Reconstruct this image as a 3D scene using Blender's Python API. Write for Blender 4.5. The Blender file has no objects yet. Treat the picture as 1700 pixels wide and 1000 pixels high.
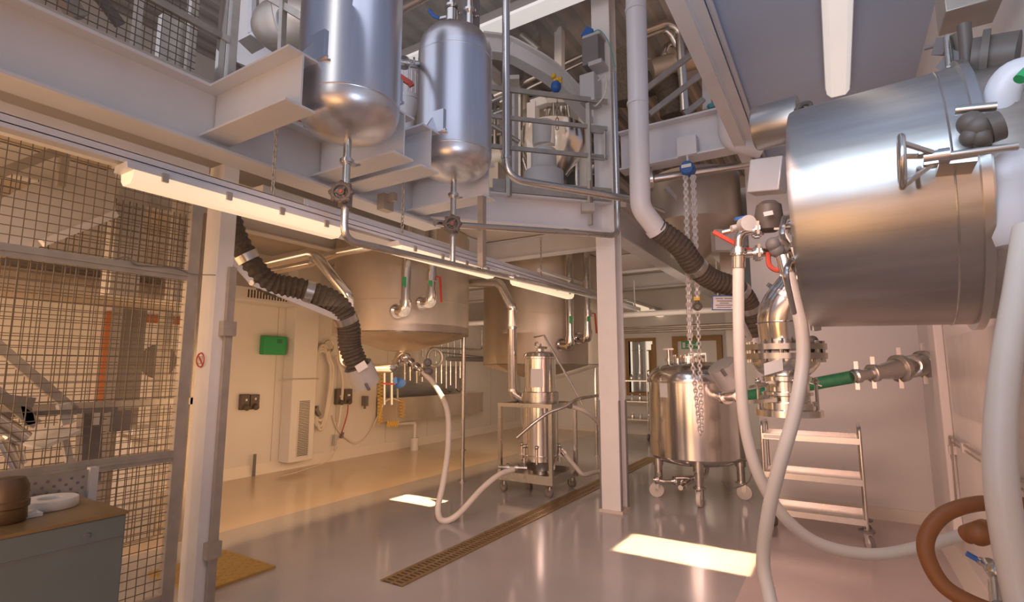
import bpy, math, random
from mathutils import Vector, Matrix
random.seed(7)
SC = bpy.context.scene
COL = SC.collection

# ------------------------------------------------------------------ camera
FPX = 870.0
PITCH = math.atan2(112, FPX)
YAW = math.atan2(542, math.hypot(FPX, 112))
CAM = Vector((0, 0, 1.5))
FW = Vector((-math.sin(YAW) * math.cos(PITCH), math.cos(YAW) * math.cos(PITCH), math.sin(PITCH)))
RT = Vector((math.cos(YAW), math.sin(YAW), 0))
UP = RT.cross(FW)
cd = bpy.data.cameras.new('camera'); cam = bpy.data.objects.new('camera', cd); COL.objects.link(cam)
cd.sensor_width = 36; cd.lens = FPX / 1700 * 36; cd.clip_start = .05; cd.clip_end = 200
cam.location = CAM; cam.rotation_euler = (math.pi / 2 + PITCH, 0, YAW)
SC.camera = cam

# ------------------------------------------------------------------ view, world, lights
vs = SC.view_settings
vs.view_transform = 'Standard'; vs.look = 'None'; vs.gamma = 1; vs.use_curve_mapping = False
vs.exposure = -0.20
world = bpy.data.worlds.new('hall_light'); SC.world = world; world.use_nodes = True
nt = world.node_tree; nt.nodes.clear()
wo = nt.nodes.new('ShaderNodeOutputWorld'); bg = nt.nodes.new('ShaderNodeBackground')
tc = nt.nodes.new('ShaderNodeTexCoord'); sp = nt.nodes.new('ShaderNodeSeparateXYZ')
mr = nt.nodes.new('ShaderNodeMapRange'); mr.inputs[1].default_value = -1; mr.inputs[2].default_value = 1
rp = nt.nodes.new('ShaderNodeValToRGB')
nt.links.new(tc.outputs['Generated'], sp.inputs[0]); nt.links.new(sp.outputs[2], mr.inputs[0])
nt.links.new(mr.outputs[0], rp.inputs[0]); nt.links.new(rp.outputs[0], bg.inputs[0]); nt.links.new(bg.outputs[0], wo.inputs[0])
els = rp.color_ramp.elements
els[0].position = 0.30; els[0].color = (.60, .30, .14, 1)
els[1].position = 0.80; els[1].color = (.23, .28, .43, 1)
e = els.new(.50); e.color = (.56, .36, .26, 1)
e = els.new(.62); e.color = (.27, .29, .39, 1)
bg.inputs[1].default_value = .92

def area(name, loc, target, sx, sy, power, col, spread=math.pi):
    ld = bpy.data.lights.new(name, 'AREA'); ld.shape = 'RECTANGLE'; ld.size = sx; ld.size_y = sy
    ld.energy = power; ld.color = col; ld.spread = spread
    o = bpy.data.objects.new(name, ld); COL.objects.link(o); o.location = loc
    o.rotation_euler = (Vector(target) - Vector(loc)).to_track_quat('-Z', 'Y').to_euler()
    return o
WARM = (1, .57, .27); PINK = (1, .58, .42); COOL = (.74, .81, 1.0); NEUT = (1, .74, .56)
area('rear_fill_low', (-1.6, -3.4, 1.3), (-2.2, 5, -1.2), 9, 2.0, 30, PINK, math.radians(100))  # unseen low pink fill, added behind the camera
area('rear_fill_strip', (-1.75, -2.6, 6.0), (-2.6, 3, 4.0), .55, 4.2, 42, (1, .95, .86))  # added tall strip that puts a cream streak on the hanging vessels
area('wall_wash', (-4.55, 5.2, .95), (-7.15, 5.2, .65), 5.6, 1.5, 46, WARM)  # added fill facing the panelled wall, invisible from its back
area('floor_wash', (-1.3, 1.6, 2.4), (-2.6, 5.2, 0), 2.4, .6, 26, PINK, math.radians(110))  # one-sided fill added to brighten the floor
area('process_fill', (-5.0, .35, 1.6), (-4.8, 8, 1.2), 3.4, 2.0, 46, WARM)  # mid-air fill added to light the zone under the deck
area('process_fill', (-4.0, 7.7, 1.7), (-3.8, 12, 1.6), 5.0, 1.6, 58, NEUT)  # second added fill, brightens the back of the hall
area('deck_wash', (-3.5, 5.0, 2.05), (-3.5, 5.0, 4), 2.0, 4.0, 15, NEUT)  # upward fill added for the deck underside, not visible from below
area('cage_front_fill', (-1.6, -1.2, .9), (-3.6, 1.6, .9), 1.6, 1.4, 26, (1, .52, .20))  # added orange fill, warms the cage front and the cabinet
area('cage_rear_fill', (-5.6, .5, 1.7), (-5.9, 4.5, 1.5), 2.0, 1.6, 8, WARM)  # weak fill added for the space behind the cage
area('nook_fill', (-.3, 3.6, 1.4), (0, 6.5, 1.0), 1.5, 1.6, 15, (1, .52, .38))  # added pink fill for the shelf cart bay, turned from the camera
area('hall_fill', (-3.4, 2.0, 4.9), (-3.8, 9.5, 4.5), 5, 2.4, 38, COOL)  # cool fill added to the upper hall, faces away from the camera
area('hall_fill', (-4.4, 6.0, 4.9), (-4.4, 12, 4.7), 6, 2.0, 16, NEUT)  # added neutral fill for the rear of the upper deck
area('floor_patch_light', (-1.18, 4.60, 2.3), (-1.18, 4.60, 0), 1.04, .52, 13, (1, .66, .36), math.radians(2))  # unseen narrow beam added to make the larger bright floor patch
area('floor_patch_light', (-4.2, 4.76, 1.3), (-4.2, 4.76, 0), .62, .3, 5.5, (1, .72, .40), math.radians(2))  # another added beam, makes the smaller floor patch
area('ceiling_wash', (-.1, .9, 2.7), (0, 4.6, 3.9), 1.2, .8, 22, (.62, .78, 1))  # added blue fill that brightens the smooth ceiling

# ------------------------------------------------------------------ helpers
def P(x, y, X=None, Y=None, Z=None, D=None, diag=None):
    """the point of the place seen at photo pixel x, y on a plane of the building"""
    d = FW + RT * ((x - 850) / FPX) - UP * ((y - 500) / FPX)
    if D is not None: t = D
    elif X is not None: t = (X - CAM.x) / d.x
    elif Y is not None: t = (Y - CAM.y) / d.y
    elif Z is not None: t = (Z - CAM.z) / d.z
    else: t = (diag - (CAM.x - CAM.y)) / (d.x - d.y)
    return CAM + d * t
def PL(lst):
    return [P(x, y, D=D) for x, y, D in lst]
V = Vector
ORG = {}
def frame(ax):
    ax = V(ax).normalized()
    r = V((0, 0, 1)) if abs(ax.z) < .95 else V((1, 0, 0))
    u = ax.cross(r).normalized()
    return u, ax.cross(u).normalized() * -1, ax
def crom(pts, k=6):
    pts = [V(p) for p in pts]; out = []
    q = [pts[0] * 2 - pts[1]] + pts + [pts[-1] * 2 - pts[-2]]
    for i in range(1, len(q) - 2):
        a, b, c, d = q[i - 1], q[i], q[i + 1], q[i + 2]
        for j in range(k):
            t = j / k
            out.append(.5 * ((2 * b) + (c - a) * t + (2 * a - 5 * b + 4 * c - d) * t * t + (3 * b - a - 3 * c + d) * t ** 3))
    out.append(pts[-1]); return out
def fil(pts, rad, k=6):
    pts = [V(p) for p in pts]; out = [pts[0]]
    for i in range(1, len(pts) - 1):
        a, b, c = pts[i - 1], pts[i], pts[i + 1]
        d1 = (a - b); d2 = (c - b); l1, l2 = d1.length, d2.length
        d1.normalize(); d2.normalize()
        ang = d1.angle(d2)
        if ang > 3.05: out.append(b); continue
        t = min(rad / math.tan(ang / 2), l1 * .48, l2 * .48)
        p0, p1 = b + d1 * t, b + d2 * t
        for j in range(k + 1):
            s = j / k
            out.append(p0 * (1 - s) ** 2 + b * 2 * s * (1 - s) + p1 * s * s)
    out.append(pts[-1]); return out

class MB:
    def __init__(s): s.v = []; s.f = []
    def add(s, vs, fs):
        n = len(s.v); s.v += [V(v) for v in vs]; s.f += [tuple(i + n for i in f) for f in fs]; return s
    def box(s, x0, x1, y0, y1, z0, z1):
        return s.add([(x0, y0, z0), (x1, y0, z0), (x1, y1, z0), (x0, y1, z0), (x0, y0, z1), (x1, y0, z1), (x1, y1, z1), (x0, y1, z1)],
                     [(0, 3, 2, 1), (4, 5, 6, 7), (0, 1, 5, 4), (1, 2, 6, 5), (2, 3, 7, 6), (3, 0, 4, 7)])
    def bar(s, p0, p1, w, h, up=(0, 0, 1)):
        p0, p1 = V(p0), V(p1); a = (p1 - p0).normalized(); up = V(up)
        if abs(a.dot(up)) > .97: up = V((1, 0, 0)) if abs(a.x) < .9 else V((0, 1, 0))
        u = a.cross(up).normalized() * (w / 2); v = u.cross(a).normalized() * (h / 2)
        c = [p + u * i + v * j for p in (p0, p1) for i, j in ((-1, -1), (1, -1), (1, 1), (-1, 1))]
        return s.add(c, [(0, 3, 2, 1), (4, 5, 6, 7), (0, 1, 5, 4), (1, 2, 6, 5), (2, 3, 7, 6), (3, 0, 4, 7)][::1])
    def lathe(s, prof, o, ax=(0, 0, 1), n=32):
        o = V(o); u, v, a = frame(ax); vs = []; fs = []
        for r, t in prof:
            for i in range(n):
                th = 2 * math.pi * i / n
                vs.append(o + a * t + (u * math.cos(th) + v * math.sin(th)) * max(r, 1e-5))
        for k in range(len(prof) - 1):
            for i in range(n):
                j = (i + 1) % n
                fs.append((k * n + i, k * n + j, (k + 1) * n + j, (k + 1) * n + i))
        m = len(prof) - 1
        if prof[0][0] > 1e-4: fs.append(tuple(range(n))[::-1])
        if prof[m][0] > 1e-4: fs.append(tuple(m * n + i for i in range(n)))
        return s.add(vs, fs)
    def cyl(s, p0, p1, r0, r1=None, n=20):
        p0, p1 = V(p0), V(p1); return s.lathe([(r0, 0), (r0 if r1 is None else r1, (p1 - p0).length)], p0, p1 - p0, n)
    def ring(s, c, ax, r, t, n=24):
        c = V(c); a = V(ax).normalized(); return s.cyl(c - a * t / 2, c + a * t / 2, r, n=n)
    def tube(s, pts, r, n=10, rf=None, cap=True):
        pts = [V(p) for p in pts]; m = len(pts); vs = []; fs = []
        tg = [(pts[min(i + 1, m - 1)] - pts[max(i - 1, 0)]).normalized() for i in range(m)]
        u, _, _ = frame(tg[0])
        for i in range(m):
            u = (u - tg[i] * u.dot(tg[i])).normalized(); w = tg[i].cross(u)
            rr = rf(i, m) if rf else r
            for j in range(n):
                th = 2 * math.pi * j / n; vs.append(pts[i] + (u * math.cos(th) + w * math.sin(th)) * rr)
        for i in range(m - 1):
            for j in range(n):
                k = (j + 1) % n; fs.append((i * n + j, i * n + k, (i + 1) * n + k, (i + 1) * n + j))
        if cap: fs += [tuple(range(n))[::-1], tuple((m - 1) * n + j for j in range(n))]
        return s.add(vs, fs)
    def ball(s, c, r, ax=(0, 0, 1), n=20, m=10, sq=1):
        return s.lathe([(r * math.sin(math.pi * k / m), -r * sq * math.cos(math.pi * k / m)) for k in range(m + 1)], c, ax, n)
    def torus(s, c, ax, R, r, n=28, m=8):
        c = V(c); u, v, a = frame(ax); vs = []; fs = []
        for i in range(n):
            th = 2 * math.pi * i / n; d = u * math.cos(th) + v * math.sin(th)
            for j in range(m):
                ph = 2 * math.pi * j / m; vs.append(c + d * (R + r * math.cos(ph)) + a * (r * math.sin(ph)))
        for i in range(n):
            for j in range(m):
                i2, j2 = (i + 1) % n, (j + 1) % m
                fs.append((i * m + j, i2 * m + j, i2 * m + j2, i * m + j2))
        return s.add(vs, fs)
    def prism(s, poly, o, u, v, d):
        o, u, v, d = V(o), V(u), V(v), V(d); n = len(poly)
        b = [o + u * x + v * y for x, y in poly]
        return s.add(b + [p + d for p in b], [tuple(range(n))[::-1], tuple(range(n, 2 * n))] + [(i, (i + 1) % n, n + (i + 1) % n, n + i) for i in range(n)])
    def ibeam(s, p0, p1, h, w, tf=.018, tw=.012, up=(0, 0, 1)):
        """p0, p1: middle of the underside"""
        p0, p1, up = V(p0), V(p1), V(up)
        s.bar(p0 + up * tf / 2, p1 + up * tf / 2, w, tf, up); s.bar(p0 + up * (h - tf / 2), p1 + up * (h - tf / 2), w, tf, up)
        return s.bar(p0 + up * h / 2, p1 + up * h / 2, tw, h - 2 * tf, up)
    def chain(s, p0, p1, L=.05, r=.006, w=.016):
        p0, p1 = V(p0), V(p1); n = max(2, int((p1 - p0).length / (L * .72))); u, v, a = frame(p1 - p0)
        for i in range(n):
            c = p0.lerp(p1, (i + .5) / n); q = u if i % 2 else v
            s.tube([c + a * (L / 2 * math.cos(t)) + q * (w * math.sin(t)) for t in [k * math.pi / 4 for k in range(9)]], r, 5, cap=False)
        return s
    def build(s, name, mat, parent=None, smooth=38, bevel=0, base=None):
        me = bpy.data.meshes.new(name)
        if parent is not None: org = ORG[parent]
        elif base is not None: org = V(base)
        else:
            xs = [v.x for v in s.v]; ys = [v.y for v in s.v]; zs = [v.z for v in s.v]
            org = V(((min(xs) + max(xs)) / 2, (min(ys) + max(ys)) / 2, min(zs)))
        me.from_pydata([v - org for v in s.v], [], s.f); me.update()
        import bmesh
        bm = bmesh.new(); bm.from_mesh(me); bmesh.ops.recalc_face_normals(bm, faces=bm.faces); bm.to_mesh(me); bm.free()
        if smooth:
            me.polygons.foreach_set('use_smooth', [True] * len(me.polygons)); me.set_sharp_from_angle(angle=math.radians(smooth))
        me.materials.append(mat)
        o = bpy.data.objects.new(name, me); COL.objects.link(o)
        if parent is None: o.location = org
        else: o.parent = parent
        ORG[o] = org
        if bevel:
            b = o.modifiers.new('edge', 'BEVEL'); b.width = bevel; b.segments = 2; b.limit_method = 'ANGLE'; b.angle_limit = math.radians(40); b.harden_normals = False
        return o
def tag(o, label, cat=None, group=None, kind=None):
    if label: o['label'] = label
    if cat: o['category'] = cat
    if group: o['group'] = group
    if kind: o['kind'] = kind
    return o
def empty(name, loc, label, cat, group=None):
    o = bpy.data.objects.new(name, None); COL.objects.link(o); o.location = loc; o.empty_display_size = .1
    ORG[o] = V(loc); return tag(o, label, cat, group)
def struct(mb, name, mat, label=None, bevel=0, cat=None):
    return tag(mb.build(name, mat, bevel=bevel), label, cat, kind='structure')

# ------------------------------------------------------------------ materials
def mat(name, col, rough=.5, metal=0, var=0, scale=(6, 6, 6), bump=0, bscale=60, spec=.5, emit=0, rvar=0, coat=0):
    m = bpy.data.materials.new(name); m.use_nodes = True; t = m.node_tree; b = t.nodes['Principled BSDF']
    b.inputs['Base Color'].default_value = (*col, 1); b.inputs['Roughness'].default_value = rough
    b.inputs['Metallic'].default_value = metal; b.inputs['Specular IOR Level'].default_value = spec
    if coat: b.inputs['Coat Weight'].default_value = coat; b.inputs['Coat Roughness'].default_value = .06
    if emit:
        b.inputs['Emission Color'].default_value = (*col, 1); b.inputs['Emission Strength'].default_value = emit
    tc = t.nodes.new('ShaderNodeTexCoord'); mp = t.nodes.new('ShaderNodeMapping'); mp.inputs['Scale'].default_value = scale
    t.links.new(tc.outputs['Object'], mp.inputs[0])
    if var or rvar:
        n = t.nodes.new('ShaderNodeTexNoise'); n.inputs['Scale'].default_value = 1; n.inputs['Detail'].default_value = 4
        t.links.new(mp.outputs[0], n.inputs['Vector'])
        if var:
            r = t.nodes.new('ShaderNodeValToRGB'); t.links.new(n.outputs[0], r.inputs[0])
            r.color_ramp.elements[0].position = .3; r.color_ramp.elements[1].position = .7
            r.color_ramp.elements[0].color = (*[max(0, c * (1 - var)) for c in col], 1); r.color_ramp.elements[1].color = (*[min(1, c * (1 + var)) for c in col], 1)
            t.links.new(r.outputs[0], b.inputs['Base Color'])
        if rvar:
            q = t.nodes.new('ShaderNodeMapRange'); q.inputs[3].default_value = max(0, rough - rvar); q.inputs[4].default_value = rough + rvar
            t.links.new(n.outputs[0], q.inputs[0]); t.links.new(q.outputs[0], b.inputs['Roughness'])
    if bump:
        n2 = t.nodes.new('ShaderNodeTexNoise'); n2.inputs['Scale'].default_value = bscale
        t.links.new(mp.outputs[0] if scale != (6, 6, 6) else tc.outputs['Object'], n2.inputs['Vector'])
        bp = t.nodes.new('ShaderNodeBump'); bp.inputs['Strength'].default_value = bump; bp.inputs['Distance'].default_value = .01
        t.links.new(n2.outputs[0], bp.inputs['Height']); t.links.new(bp.outputs[0], b.inputs['Normal'])
    return m
def seams(m, axis, pitch, width, col):
    """thin joints between wall panels, every pitch metres along an axis"""
    t = m.node_tree; b = t.nodes['Principled BSDF']; tc = t.nodes['Texture Coordinate']
    s = t.nodes.new('ShaderNodeSeparateXYZ'); t.links.new(tc.outputs['Object'], s.inputs[0])
    d = t.nodes.new('ShaderNodeMath'); d.operation = 'DIVIDE'; d.inputs[1].default_value = pitch; t.links.new(s.outputs[axis], d.inputs[0])
    f = t.nodes.new('ShaderNodeMath'); f.operation = 'FRACT'; t.links.new(d.outputs[0], f.inputs[0])
    l = t.nodes.new('ShaderNodeMath'); l.operation = 'LESS_THAN'; l.inputs[1].default_value = width / pitch; t.links.new(f.outputs[0], l.inputs[0])
    x = t.nodes.new('ShaderNodeMix'); x.data_type = 'RGBA'; t.links.new(l.outputs[0], x.inputs[0])
    src = b.inputs['Base Color'].links
    if src: t.links.new(src[0].from_socket, x.inputs[6])
    else: x.inputs[6].default_value = b.inputs['Base Color'].default_value
    x.inputs[7].default_value = (*col, 1); t.links.new(x.outputs[2], b.inputs['Base Color'])
    return m
M = dict(
    white=mat('white_paint', (.74, .73, .72), .45, var=.03),
    beam=mat('beam_paint', (.70, .71, .74), .42, var=.04, scale=(3, 3, 3)),
    panel=seams(mat('wall_panel', (.76, .73, .69), .38, var=.03, scale=(1.5, 1.5, 1.5)), 1, 1.15, .012, (.5, .46, .42)),
    plain=mat('plain_panel', (.76, .74, .72), .42, var=.03, scale=(1.5, 1.5, 1.5)),
    ceil=mat('ceiling_panel', (.42, .53, .72), .35, var=.02, scale=(1, 1, 1)),
    soffit=mat('deck_soffit', (.58, .52, .45), .7, var=.08, scale=(2, 2, 2)),
    roof=mat('roof_sheet', (.46, .44, .42), .55, var=.08, scale=(1, 1, 1)),
    base=mat('skirting', (.80, .74, .66), .35),
    blue_floor=mat('epoxy_floor', (.41, .39, .38), .13, var=.10, scale=(.8, .8, .8), rvar=.05, bump=.015, bscale=3, spec=.6),
    cream_floor=mat('cream_epoxy', (.62, .50, .36), .16, var=.06, scale=(.8, .8, .8), rvar=.05, spec=.5),
    pink_floor=mat('beige_epoxy', (.56, .47, .44), .22, var=.10, scale=(1.2, 1.2, 1.2), rvar=.06),
    drain=mat('drain_grate', (.42, .30, .16), .35, .7, var=.2, scale=(20, 20, 20)),
    drain_dark=mat('drain_slot', (.08, .06, .04), .7),
    steel=mat('brushed_steel', (.64, .62, .59), .27, 1, var=.04, scale=(3, 3, 3), rvar=.04),
    steelx=mat('brushed_shell', (.54, .52, .49), .35, 1, var=.10, scale=(3, 3, 30), rvar=.06),
    tank=mat('vessel_shell', (.72, .72, .76), .33, 1, var=.06, scale=(14, 14, 1), rvar=.06),
    mirror=mat('polished_steel', (.80, .77, .73), .17, 1, var=.04, scale=(4, 4, 1), rvar=.03),
    conesteel=mat('matt_steel', (.62, .55, .47), .45, .75, var=.12, scale=(3, 3, 1), rvar=.07),
    galv=mat('galvanised', (.46, .42, .365), .45, .6, var=.12, scale=(9, 9, 9), rvar=.08),
    wire=mat('mesh_wire', (.20, .165, .125), .5, .3),
    alu=mat('aluminium', (.70, .68, .66), .38, .45, var=.05),
    black=mat('black_plastic', (.12, .10, .085), .5),
    rubber=mat('duct_rubber', (.105, .085, .065), .62, var=.3, scale=(40, 40, 40), bump=.4, bscale=90),
    dark=mat('dark_grey', (.19, .18, .18), .5, var=.05),
    grey=mat('grey_box', (.50, .50, .50), .5),
    hose=mat('white_hose', (.74, .68, .61), .38, var=.03),
    pipew=mat('vent_pipe', (.68, .69, .73), .35),
    brown=mat('brown_hose', (.30, .115, .035), .5),
    red=mat('red_handle', (.50, .06, .035), .45),
    redhose=mat('red_hose', (.55, .08, .05), .4),
    blue=mat('blue_handle', (.03, .13, .42), .4),
    bluecab=mat('blue_cabinet', (.17, .20, .195), .45, var=.04),
    green=mat('green_plastic', (.03, .36, .12), .45),
    greend=mat('green_hose', (.03, .19, .09), .45, var=.15, scale=(20, 20, 20)),
    yellow=mat('yellow_plastic', (.75, .48, .05), .45),
    orange=mat('orange_paint', (.46, .16, .05), .5),
    wood=mat('wood_frame', (.34, .20, .07), .5, var=.1),
    tape=mat('cream_tape', (.80, .74, .64), .5),
    label=mat('paper_label', (.80, .79, .76), .6),
    ink=mat('label_print', (.25, .25, .30), .6),
    lamp=mat('tube_light', (1.0, .80, .56), .4, emit=.72),
    lampc=mat('cool_tube_light', (1.0, .96, .92), .4, emit=.55),
    glow=mat('warm_glow', (1.0, .84, .66), .4, emit=.75),
    exitg=mat('exit_green', (.04, .26, .10), .4, emit=.15),
    sky=mat('teal_sheet', (.10, .42, .44), .4),
    glass=mat('column_glass', (.62, .66, .66), .1, .3),
)
# ------------------------------------------------------------------ setting
LW, RW, YB, YC = -7.15, .70, 12.0, 6.61
struct(MB().box(-4.95, -.67, -1.0, YB + 3, -.06, 0), 'floor', M['blue_floor'], 'glossy blue grey epoxy floor down the middle of the hall', cat='floor')
struct(MB().box(LW - 1, -4.95, -1.0, YB + 3, -.06, 0), 'floor_strip', M['cream_floor'], 'glossy cream epoxy floor strip along the panelled wall', cat='floor')
struct(MB().box(-.67, RW + .6, -1.0, YB, -.06, 0), 'floor_bay', M['pink_floor'], 'matt beige floor under the shelf cart', cat='floor')
struct(MB().box(LW - .12, LW, 0, YB, 0, 2.55), 'wall_left', M['panel'], 'cream panelled wall behind the cone tanks', cat='wall')
struct(MB().box(LW - .9, LW - .7, -1, YB + 2, 2.4, 6.4), 'wall_upper', M['plain'], 'pale upper wall of the hall above the panels', cat='wall')
struct(MB().box(RW, RW + .12, .2, YC + .1, 0, 3.95), 'wall_right', M['plain'], 'white wall carrying the grey steel splash panel', cat='wall')
struct(MB().box(-.70, RW, YC, YC + .1, 0, 3.95), 'wall_end', M['plain'], 'white wall closing the bay behind the shelf cart', cat='wall')
struct(MB().box(-.80, -.70, YC, YB, 0, 3.95), 'wall_side', M['plain'], 'white wall running back beside the pallet tank', cat='wall')
# back wall with door and pass window
bw = MB(); W1 = (-4.18, -3.60, .95, 2.13)
for a in ((LW, W1[0], 0, 3.3), (W1[1], -.7, 0, 3.3), (W1[0], W1[1], 0, W1[2]), (W1[0], W1[1], W1[3], 3.3)):
    bw.box(a[0], a[1], YB, YB + .1, a[2], a[3])
struct(bw, 'wall_back', M['plain'], 'far white wall with the exit door and the pass window', cat='wall')
struct(MB().box(LW - .8, .8, YB + 1.6, YB + 1.7, 0, 6.4), 'wall_beyond', M['plain'], 'wall of the bright room beyond the pass window', cat='wall')
struct(MB().box(-1.84, -.8, YB - 1, YB - .9, 0, 3.3), 'wall_pier', M['plain'], 'short white wall standing forward beside the exit door', cat='wall')
# window frame + lit room panel
wf = MB()
for a in ((W1[0] - .07, W1[0], W1[2] - .07, W1[3] + .07), (W1[1], W1[1] + .07, W1[2] - .07, W1[3] + .07), (W1[0], W1[1], W1[3], W1[3] + .07), (W1[0], W1[1], W1[2] - .07, W1[2])):
    wf.box(a[0], a[1], YB - .04, YB + .12, a[2], a[3])
struct(wf, 'window_1', M['wood'], 'brown framed pass window in the far wall', cat='window')
struct(MB().box(-4.9, -3.0, YB + 1.5, YB + 1.58, .9, 2.5), 'glow_backdrop', M['glow'], 'glowing panel added as the bright room behind the far wall', cat='window')  # emissive backdrop added to stand in for the bright room
# exit door
dr = empty('door_1', (-2.62, YB - .05, 0), 'white exit door with a small lit window and brown frame', 'door'); dr['kind'] = 'structure'
d0, d1, dt = -3.03, -2.20, 2.10
MB().box(d0, d1, YB - .05, YB - .01, 0, dt).build('door_leaf', M['plain'], dr)
f = MB()
for a in ((d0 - .11, d0, 0, dt + .11), (d1, d1 + .11, 0, dt + .11), (d0, d1, dt, dt + .11)): f.box(a[0], a[1], YB - .09, YB - .005, a[2], a[3])
f.build('door_frame', M['wood'], dr)
MB().box(-2.80, -2.43, YB - .065, YB - .045, 1.35, 1.83).build('door_window', M['glow'], dr)
# baseboards
struct(MB().prism([(0, 0), (.05, 0), (.012, .15), (0, .15)], (LW, 1.0, 0), (1, 0, 0), (0, 0, 1), (0, YB - 1.0, 0)), 'baseboard_left', M['base'], 'cream sloped skirting along the panelled wall', cat='skirting')
struct(MB().prism([(0, 0), (-.07, 0), (-.012, .12), (0, .12)], (RW, .2, 0), (1, 0, 0), (0, 0, 1), (0, YC - .2, 0)), 'baseboard_right', M['base'], 'pale skirting along the wall with the splash panel', cat='skirting')
struct(MB().box(-.70, RW, YC - .03, YC, 0, .12), 'baseboard_end', M['base'], 'pale skirting behind the shelf cart', cat='skirting')
struct(MB().box(LW, -.8, YB - .02, YB, 0, .1), 'baseboard_back', M['base'], 'pale skirting below the far wall', cat='skirting')
# ceilings
struct(MB().box(-.70, RW, .2, YC, 3.88, 3.95), 'ceiling', M['ceil'], 'smooth blue grey ceiling above the horizontal drum', cat='ceiling')
rf = MB(); n = 64
xs = [LW - 1 + i * .125 for i in range(n + 1)]
poly = []
for i, x in enumerate(xs[:-1]): poly += [(x, .05 if i % 2 else 0), (x + .09, .05 if i % 2 else 0)]
poly = [p for p in poly if p[0] < .8]
rf.prism(poly + [(poly[-1][0], .12), (poly[0][0], .12)], (0, .5, 6.2), (1, 0, 0), (0, 0, 1), (0, YB + 1.4, 0))
struct(rf, 'ceiling_upper', M['roof'], 'ribbed grey roof sheeting over the upper deck', cat='ceiling')
# mezzanine deck
A0, A1 = V((-3.46, 4.0, 0)), V((-2.12, 5.45, 0))
deck = [(LW - .8, .2), (-3.5, .2), (-3.5, 4.05), (-2.15, 5.5), (-1.95, 5.65), (-1.95, 7.3), (-.8, 7.3), (-.8, YB + 1.6), (LW - .8, YB + 1.6)]
struct(MB().prism(deck, (0, 0, 3.34), (1, 0, 0), (0, 1, 0), (0, 0, .10)), 'floor_mezzanine', M['soffit'], 'upper deck slab seen from below', cat='floor')
def beam(p0, p1, h, w, label, tf=.02):
    return struct(MB().ibeam(p0, p1, h, w, tf), 'steel_beam', M['beam'], label, cat='beam')
beam((-3.46, .25, 2.92), (-3.46, 4.05, 2.92), .42, .22, 'big grey white edge beam above the wire cage')
dd = (A1 - A0).normalized()
beam(A0 + V((0, 0, 3.0)), A1 + dd * .02 + V((0, 0, 3.0)), .34, .20, 'edge beam running diagonally under the handrail to the column')
beam((-2.12, 5.64, 3.0), (-2.12, 11.9, 3.0), .34, .20, 'bolted edge beam running back behind the column')
beam((-1.98, 5.62, 3.74), (-.72, 5.62, 3.74), .46, .22, 'upper beam that carries the blue chain hoist')
struct(MB().box(-.74, -.64, 1.2, 6.6, 3.70, 3.72).box(-.74, -.725, 1.2, 6.6, 3.72, 4.10).box(-.64, -.56, 1.2, 6.6, 3.76, 3.78).box(-.645, -.635, 1.2, 6.6, 3.72, 3.77).box(-.56, -.53, 1.2, 6.6, 3.81, 3.85), 'steel_beam', M['beam'], 'long white channel beam along the edge of the smooth ceiling', cat='beam')
for Y, lb in ((6.3, 'cross joist under the deck above the first cone tank'), (8.1, 'cross joist under the deck between the two cone tanks'), (10.0, 'cross joist under the deck by the far wall')):
    struct(MB().ibeam((LW - .6, Y, 3.05), (-2.24, Y, 3.05), .28, .16, .015), 'steel_joist', M['beam'], lb, cat='beam')
for X, y0, lb in ((-4.35, .3, 'long joist under the deck beside the lamp rail'), (-5.75, .3, 'long joist under the deck above the black duct')):
    struct(MB().ibeam((X, y0, 3.08), (X, 6.2, 3.08), .25, .14, .015), 'steel_joist', M['beam'], lb, cat='beam')
struct(MB().ibeam((-1.35, 7.35, 3.08), (-1.35, 10.9, 3.08), .25, .14, .015).box(-1.9, -.9, 7.3, 7.42, 3.05, 3.34), 'steel_joist', M['beam'], 'joist under the deck above the exit door', cat='beam')
# stub brackets that carry the two hanging vessels
for Y, lb in ((1.79, 'stub beam beside the larger hanging vessel, towards the cage'), (2.64, 'stub beam between the two hanging vessels, under the larger one'), (2.93, 'stub beam between the two hanging vessels, under the smaller one'), (3.72, 'stub beam on the far side of the smaller hanging vessel')):
    struct(MB().ibeam((-3.44, Y, 3.0), (-2.54, Y, 3.0), .335, .20, .014, .012), 'stub_beam', M['beam'], lb, cat='beam')
# column
c = MB(); cx, cy = -2.12, 5.41
c.box(cx - .11, cx + .11, cy, cy + .016, 0, 6.3).box(cx - .11, cx + .11, cy + .20, cy + .216, 0, 6.3).box(cx - .006, cx + .006, cy + .016, cy + .20, 0, 6.3)
co = struct(c, 'steel_column', M['white'], 'white steel column standing in the middle of the hall', cat='column')
g = MB()
for x in (cx - .112, cx + .112):
    for y in (cy - .003, cy + .197): g.box(x - .008, x + .008, y, y + .022, .02, 1.16)
g.build('edge_guard', M['dark'], co)
MB().box(cx - .13, cx + .13, cy - .02, cy + .236, 0, .03).build('base_plate', M['soffit'], co)
# left post
p = MB(); px, py = -3.66, 1.95
p.box(px - .09, px + .09, py - .01, py + .10, 0, 2.93)
po = struct(p, 'steel_column', M['white'], 'white post at the end of the wire cage with a round sign', cat='column')
MB().box(px + .095, px + .125, py + .06, py + .11, 0, 2.2).box(px + .09, px + .15, py + .03, py + .12, 1.72, 1.82).box(px + .09, px + .15, py + .03, py + .12, .28, .38).build('door_jamb', M['galv'], po)
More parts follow.
